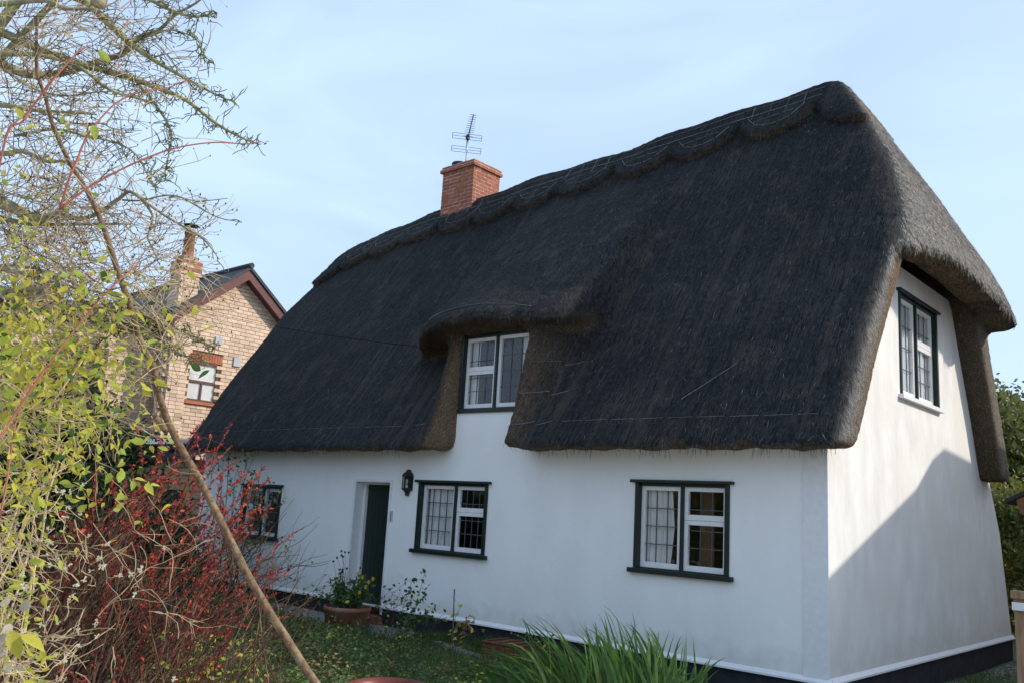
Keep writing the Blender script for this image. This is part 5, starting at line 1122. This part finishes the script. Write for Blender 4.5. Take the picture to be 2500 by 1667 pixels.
for _ in range(12):
    a = rnd.uniform(0, 6.28); s0 = pc + Vector((math.cos(a) * .1 - .12, math.sin(a) * .1, .3)); e = s0 + Vector((rnd.gauss(-.05, .12), rnd.gauss(0, .1), rnd.uniform(.5, .8))); c_ = bez(s0, s0.lerp(e, .6) + Vector((.03, 0, .1)), e, 6); t5.tube(c_, taper(.004, .002, 7), 3)
    MB().lathe(tuple(e), [(0, -.018), (.018, -.006), (.016, .012), (0, .018)], 7).build('seed_head', M['twig_dark'], pp2)
tag(t5.build('stalks', M['twig_dark'], pp2), kind='stuff'); place_leaves(pp2, items, LG)
for (x, y) in ((887, 1408), (902, 1420), (880, 1445), (872, 1400), (912, 1412), (895, 1432)):
    p = hit(x, y, 'y', -.85); b_ = MB()
    for k in range(8): a = k * .785; b_.add([p, p + Vector((math.cos(a) * .035, -.012, math.sin(a) * .035)), p + Vector((math.cos(a + .5) * .03, -.014, math.sin(a + .5) * .03))], [(0, 1, 2)])
    b_.build('flower', M['petal_yellow'], pp2)
t0 = Vector((-4.02, -.86, -.28))
tr = empty('rusty_crate', tuple(t0), 'rusty brown planter crate with bars across its top between path and tall leaves', 'planter')
MB().box((t0.x, t0.y, t0.z), (t0.x + .58, t0.y + .03, t0.z + .22)).build('front_panel', M['rusty'], tr, bevel=.006)
MB().box((t0.x, t0.y + .40, t0.z), (t0.x + .58, t0.y + .43, t0.z + .22)).build('back_panel', M['rusty'], tr)
for xx in (t0.x, t0.x + .55): MB().box((xx - .002, t0.y + .031, t0.z), (xx + .03, t0.y + .399, t0.z + .225)).build('side_panel', M['rusty'], tr)
for k in range(9): MB().box((t0.x - .01, t0.y - .01 + k * .048, t0.z + .226), (t0.x + .59, t0.y + .022 + k * .048, t0.z + .246 + rnd.uniform(0, .008))).build('top_bar', M['rusty'], tr, bevel=.004)
for k in range(4): MB().box((t0.x + .05 + k * .14, t0.y - .012, t0.z + .02), (t0.x + .09 + k * .14, t0.y - .001, t0.z + .20)).build('rib', M['rusty'], tr)
for k in range(3): MB().box((t0.x + .06 + k * .2, t0.y + .0, t0.z + .256), (t0.x + .10 + k * .2, t0.y + .40, t0.z + .266)).build('cross_bar', M['rusty'], tr)
rp = at(950, 1672, 5.2); rr = .222
rpo = MB().lathe((rp.x, rp.y, rp.z - .5), [(.13, 0), (.17, .1), (rr - .02, .44), (rr, .45), (rr + .004, .50), (rr - .012, .505), (rr - .02, .46), (.16, .1), (0, .08)], 40).build('red_pot', M['red_plastic'], None, True)
tag(rpo, 'round red pot whose rim shows at the bottom edge', 'pot')
MB().box((rp.x - .2, rp.y - .2, -.4), (rp.x + .2, rp.y + .2, rp.z - .5)).build('pot_stand', M['wood_fascia']); tag(bpy.data.objects['pot_stand'], 'wooden stand under the round red pot', 'stand')
c0 = hit(1103, 1630, 'y', -1.55); c1 = hit(1109.5, 1437, 'y', -1.55); c0.z = -.3
MB().tube([Vector((c0.x, c0.y, -.32)), c1], [.0085, .0075], 6).build('garden_cane', M['cane']); tag(bpy.data.objects['garden_cane'], 'thin upright garden cane in the bed in front of the cottage', 'cane')
# paving strip
pv = empty('paving_edge', (-4.3, -.9, -.27), 'pale stone edging strip in the grass left of the rusty crate', 'edging')
for k in range(5):
    a = Vector((-5.6 + k * .42, -.35 - k * .14, 0)); d = Vector((.41, -.14, 0)); n = Vector((.04, .12, 0)); z0 = gz(a.x, a.y)
    q = [a, a + d * .98, a + d * .98 + n, a + n]; MB().add([(p.x, p.y, z0 - .05) for p in q] + [(p.x, p.y, z0 + .045) for p in q], [(4, 5, 6, 7), (0, 1, 5, 4), (1, 2, 6, 5), (2, 3, 7, 6), (3, 0, 4, 7)]).build('kerb_stone', M['stone_path'], pv)
MB().add([(-9.5, -.75, gz(-9, -.5) + .025), (-5.9, -.75, gz(-6, -.5) + .03), (-5.9, -.02, gz(-6, 0) + .03), (-9.5, -.02, gz(-9, 0) + .025)], [(0, 1, 2, 3)]).build('path', M['stone_path']); tag(bpy.data.objects['path'], kind='structure')

# ------------------------------------------------------------------ iris / montbretia clump
ic = Vector((-1.9, -2.0, -.33))
ir = empty('sword_leaved_clump', tuple(ic), 'big clump of long sword shaped green leaves at the bottom centre', 'plant')
def blade(root, a, m_, e, w, mt_, twist=0):
    n = 7; vs = []
    for i in range(n + 1):
        t = i / n; p = a * (1 - t) ** 2 + m_ * 2 * t * (1 - t) + e * t * t; tg = ((m_ - a) * (1 - t) + (e - m_) * t).normalized(); s_ = tg.cross(Vector((math.sin(twist), math.cos(twist), .1))).normalized()
        hw = w * (.75 + .45 * math.sin(math.pi * min(1, t * 1.1))) * (1 - t ** 3.5) if t < 1 else 0; nn = s_.cross(tg)
        vs += [p - s_ * hw, p + nn * hw * .25, p + s_ * hw]
    fs = []
    for i in range(n): q = i * 3; fs += [(q, q + 1, q + 4, q + 3), (q + 1, q + 2, q + 5, q + 4)]
    MB().add(vs, fs).build('leaf', M[mt_], root, True)
tipl = [(1265, 1515), (1273, 1512), (1303, 1522), (1308, 1508), (1397, 1545), (1415, 1522), (1427, 1518), (1435, 1540), (1468, 1482), (1460, 1502), (1503, 1512), (1520, 1530), (1542, 1500), (1569, 1518), (1586, 1530), (1585, 1540), (1602, 1565), (1643, 1552), (1660, 1560), (1675, 1545), (1740, 1605), (1750, 1628), (1680, 1620), (1485, 1540), (1455, 1530), (1495, 1540), (1360, 1560), (1380, 1570), (1355, 1575), (1200, 1572), (1120, 1635), (1125, 1640), (1150, 1660), (1170, 1620), (1140, 1625), (1210, 1600), (1250, 1600), (1290, 1580), (1330, 1590), (1610, 1590), (1630, 1600), (1520, 1580), (1545, 1560), (1400, 1590), (1440, 1580), (1470, 1600), (1230, 1650), (1300, 1640), (1655, 1610), (1165, 1580), (1190, 1640)]
for j, (x, y) in enumerate(tipl * 5):
    if j >= len(tipl): x += rnd.gauss(0, 22); y += abs(rnd.gauss(25, 22))
    y -= 8; yv = -1.7 + rnd.uniform(-.35, .35) + (.2 if x > 1500 else 0); e = hit(x, y, 'y', yv)
    s0 = Vector((e.x + ((.38 if x < 1600 else .05) + max(0, (1480 - x)) * .0019) + rnd.gauss(0, .14), e.y - rnd.uniform(.0, .35), -.33)); s0.x = min(max(s0.x, -2.8), -.75)
    L_ = (e - s0); m_ = s0 + Vector((L_.x * rnd.uniform(.1, .45), L_.y * .3, L_.z * rnd.uniform(.6, .95))); 
    if x < 1260: m_.z = e.z + .12
    blade(ir, s0, m_, e, rnd.uniform(.009, .019), 'blade_pale' if rnd.random() < .16 else 'blade', rnd.uniform(-.8, .8))
ib = MB(); items = []
gv = []; 
# ------------------------------------------------------------------ grass, gravel and ground cover
def scatter_blades(name, n, xs, ys, dens, hlo, hhi, wd, m, lean=.5, label=None, cat=None, kind='stuff'):
    g = np.random.default_rng(hash(name) % 1000 if False else len(name) * 7 + n % 97)
    x = g.uniform(*xs, n); y = g.uniform(*ys, n); k = g.uniform(0, 1, n) < dens(x, y); x = x[k]; y = y[k]; n = len(x)
    z = gzn(x, y); h_ = g.uniform(hlo, hhi, n) * (.5 + .8 * (np.sin(x * 2.3) * np.cos(y * 3.1) + 1) / 2); a = g.uniform(0, 6.28, n); ca, sa = np.cos(a), np.sin(a)
    ln = g.uniform(.1, lean, n) * h_; la = g.uniform(0, 6.28, n); w = wd * g.uniform(.6, 1.3, n)
    b0 = np.stack([x - ca * w, y - sa * w, z - .01], 1); b1 = np.stack([x + ca * w, y + sa * w, z - .01], 1)
    mx_ = x + np.cos(la) * ln * .35; my = y + np.sin(la) * ln * .35
    m0 = np.stack([mx_ - ca * w * .8, my - sa * w * .8, z + h_ * .6], 1); m1 = np.stack([mx_ + ca * w * .8, my + sa * w * .8, z + h_ * .6], 1); t = np.stack([x + np.cos(la) * ln, y + np.sin(la) * ln, z + h_], 1); t2 = t + np.stack([ca * w * .1, sa * w * .1, 0 * w], 1)
    V_ = np.stack([b0, b1, m1, m0, t2, t], 1).reshape(-1, 3); i = np.arange(n)[:, None] * 6; F_ = np.concatenate([i + [[0, 1, 2, 3]], i + [[3, 2, 4, 5]]])
    o = link(name, np_mesh(name, V_, F_), m); return tag(o, label, cat, kind='stuff')
front = lambda x, y: ((y < -.03) & (y > -6.5)).astype(float) * np.where((y > -.75) & (x < -5.9) & (x > -9.5), .06, 1)
scatter_blades('garden_grass', 60000, (-12.5, -1), (-4.8, -.02), front, .04, .14, .0035, M['grass'], .9, 'green grass in the shaded bed in front of the cottage', 'grass')
scatter_blades('dry_grass', 9000, (-12.5, -1), (-4.8, -.02), front, .08, .26, .0022, M['grass_dry'], .9, 'dry yellow grass stalks among the garden weeds', 'grass')
near = lambda x, y: (np.sin(x * 4.1) > -.3).astype(float)
scatter_blades('plinth_grass', 9000, (-5.8, -.2), (-.45, -.03), near, .06, .20, .0035, M['grass'], .7, 'tufts of grass growing against the black plinth', 'grass')
gside = lambda x, y: (np.sin(x * 3.1 + 1) * np.sin(y * 1.7) > .05).astype(float)
scatter_blades('side_grass', 16000, (.06, 2.5), (-1, 9), gside, .03, .08, .004, M['grass'], .9, 'patchy grass on the gravel beside the gable', 'grass')
# gravel beside the gable
g = np.random.default_rng(5); n = 9000; x = g.uniform(.06, 2.6, n); y = g.uniform(-1, 9, n); s_ = g.uniform(.008, .022, n); z = gzn(x, y)
oc = np.array([(1, 0, 0), (-1, 0, 0), (0, 1, 0), (0, -1, 0), (0, 0, .7), (0, 0, -.7)]); V_ = np.stack([x, y, z], 1)[:, None] + oc[None] * s_[:, None, None] * g.uniform(.7, 1.3, (n, 6, 1))
F_ = (np.array([(0, 2, 4), (2, 1, 4), (1, 3, 4), (3, 0, 4), (2, 0, 5), (1, 2, 5), (3, 1, 5), (0, 3, 5)])[None] + np.arange(n)[:, None, None] * 6).reshape(-1, 3)
tag(link('gravel', np_mesh('gravel', V_.reshape(-1, 3), F_), M['stone_path']), 'loose grey gravel at the foot of the gable', 'gravel', kind='stuff')
# leafy ground cover in mounds
items = []
def mound(cx, cy, r_, hgt, n, ks, lo=.025, hi=.058):
    for _ in range(n):
        a = rnd.uniform(0, 6.28); q = math.sqrt(rnd.random()) * r_; x = cx + q * math.cos(a); y = cy + q * math.sin(a)
        if y > -.06: continue
        zt = gz(x, y) + hgt * (1 - (q / r_) ** 2) * rnd.uniform(.2, 1.05); items.append((leafmat(Vector((x, y, zt)), rnd.uniform(lo, hi), (rnd.gauss(0, 1), rnd.gauss(0, 1), rnd.gauss(0, .4)), Vector((rnd.gauss(0, .5), rnd.gauss(0, .5), 1))), rnd.choice(ks)))
for _ in range(230):
    cx = rnd.uniform(-10.5, -2.6); cy = rnd.uniform(-4.3, -.5)
    if cy > -.9 and -9.4 < cx < -5.9: continue
    mound(cx, cy, rnd.uniform(.18, .5), rnd.uniform(.06, .2) if cy > -1.9 else rnd.choice((rnd.uniform(.1, .3), rnd.uniform(.25, .55))), 150, rnd.choice(((0,), (0, 1), (1,), (0, 0, 1), (0, 2), (1, 3))))
gc = empty('ground_cover', (-6, -2, -.3), 'leafy green ground cover plants in the shaded front bed', 'ground cover')
LGc = [leaf_mesh('leaf', M['leaf_dark'], .6, .1, .1, 3), leaf_mesh('leaf', M['leaf_green'], .6, .1, .1, 3), leaf_mesh('leaf', M['leaf_lime'], .6, .1, .1, 3), leaf_mesh('leaf', M['leaf_brown'], .6, .1, .2, 3)]
gc['kind'] = 'stuff'
place_leaves(gc, items, LGc, limit=0)

items = [(leafmat(Vector((x, y, gz(x, y) + rnd.uniform(.02, .08))), rnd.uniform(.03, .06), (rnd.gauss(0, 1), rnd.gauss(0, 1), rnd.gauss(0, .2)), Vector((rnd.gauss(0, .3), rnd.gauss(0, .3), 1))), 0) for x, y in [(rnd.uniform(-11, 2.2), rnd.uniform(-4.5, 7)) for _ in range(350)] if y < -.06 or x > .1]
fal = empty('fallen_leaves', (-6, -2.4, -.3), 'brown fallen leaves scattered over the garden and gravel', 'leaves'); fal['kind'] = 'stuff'; place_leaves(fal, items, LB, limit=0)
# ------------------------------------------------------------------ distant trees and hedges
def tree(name, label, base, H, Rr, m, nclump, nleaf, ls_, group=None, cat='tree', trunk=True, squash=.75):
    o = empty(name, base, label, cat, group); bx_, by_, bz_ = base; g = np.random.default_rng(int(abs(bx_ * 13 + by_ * 7)) + nclump)
    c0 = Vector((bx_, by_, bz_ + H * .45)); cl_ = []
    if trunk:
        MB().tube(curve([Vector(base), Vector(base) + Vector((.1, 0, H * .25)), c0 + Vector((0, 0, H * .2))], 4), taper(.06 * H ** .7 * .6, .03, 9), 8).build('trunk', M['bark_grey'], o, True)
        for _ in range(14):
            e = c0 + Vector((rnd.gauss(0, Rr * .5), rnd.gauss(0, Rr * .5), rnd.uniform(-.1, .45) * H)); s0 = Vector(base) + Vector((0, 0, H * rnd.uniform(.2, .5))); MB().tube(bez(s0, s0.lerp(e, .5) + Vector((0, 0, .3)), e, 5), taper(.05, .015, 6), 5).build('limb', M['bark_grey'], o, True)
    C = g.normal(0, 1, (nclump, 3)); C /= np.linalg.norm(C, axis=1)[:, None]; C *= (g.uniform(.35, 1, nclump) ** .6)[:, None] * np.array([Rr, Rr, H * .5 * squash * 1.3]); C += np.array([bx_, by_, bz_ + H * .55])
    rad = g.uniform(.18, .42, nclump) * Rr * .8
    P_ = C[:, None] + g.normal(0, .55, (nclump, nleaf, 3)) * rad[:, None, None]; P_ = P_.reshape(-1, 3); P_ = P_[P_[:, 2] > bz_ + .1]; n = len(P_)
    u = g.normal(0, 1, (n, 3)); u /= np.linalg.norm(u, axis=1)[:, None]; v = np.cross(u, g.normal(0, 1, (n, 3))); v /= np.linalg.norm(v, axis=1)[:, None]; s_ = g.uniform(.6, 1.3, n)[:, None] * ls_
    V_ = np.stack([P_ - u * s_, P_ + v * s_ * .5, P_ + u * s_, P_ - v * s_ * .5], 1).reshape(-1, 3)
    tag(link('crown', np_mesh('crown', V_, np.arange(4 * n).reshape(-1, 4)), M[m], o), kind='stuff'); return o
q = at(2440, 1100, 27); tree('broad_tree', 'leafy green tree just right of the rear thatch edge', (q.x, q.y, -.4), 5.6, 2.4, 'tree_far', 90, 260, .10)
q = at(2520, 1180, 30); tree('yellow_tree', 'tree with yellowing leaves at the right edge behind the shed', (q.x, q.y, -.4), 5.2, 2.6, 'tree_far_yellow', 70, 220, .10)
q = at(2430, 1330, 22); tree('dark_bush', 'dark green bush at the foot of the garden behind the timber gate', (q.x, q.y, -.4), 2.9, 1.6, 'tree_far', 60, 220, .07, cat='bush', trunk=False)
q = at(2480, 1350, 24); tree('mixed_hedge', 'hedge with yellow tinged leaves behind the gate at right', (q.x + .5, q.y, -.4), 3.1, 1.8, 'tree_far_yellow', 50, 200, .07, cat='hedge', trunk=False)
q = at(100, 1250, 17); tree('evergreen_bush', 'dark evergreen bush behind the tangle at the left edge', (q.x, q.y, -.3), 3.2, 1.6, 'hedge_dark', 90, 240, .06, cat='bush', trunk=False)
q = at(-40, 1120, 16); tree('tall_evergreen', 'tall dark evergreen left of the brick house wing', (q.x, q.y, -.3), 3.9, 1.3, 'hedge_dark', 80, 240, .06, cat='bush', trunk=False)
q = at(300, 1330, 13.5); tree('laurel_bush', 'dark laurel bush behind the red leaved bush', (q.x, q.y, -.3), 1.9, 1.2, 'hedge_dark', 60, 240, .05, cat='bush', trunk=False)
tree('orchard_tree', 'tree across the garden behind the viewer, mirrored in the glass', (-14, -13, -.3), 5.5, 2.4, 'tree_far_yellow', 60, 160, .12, trunk=True)
tree('garden_tree', 'green tree across the garden behind the viewer', (-8, -15, -.3), 5, 2.2, 'tree_far', 60, 160, .12, trunk=True)
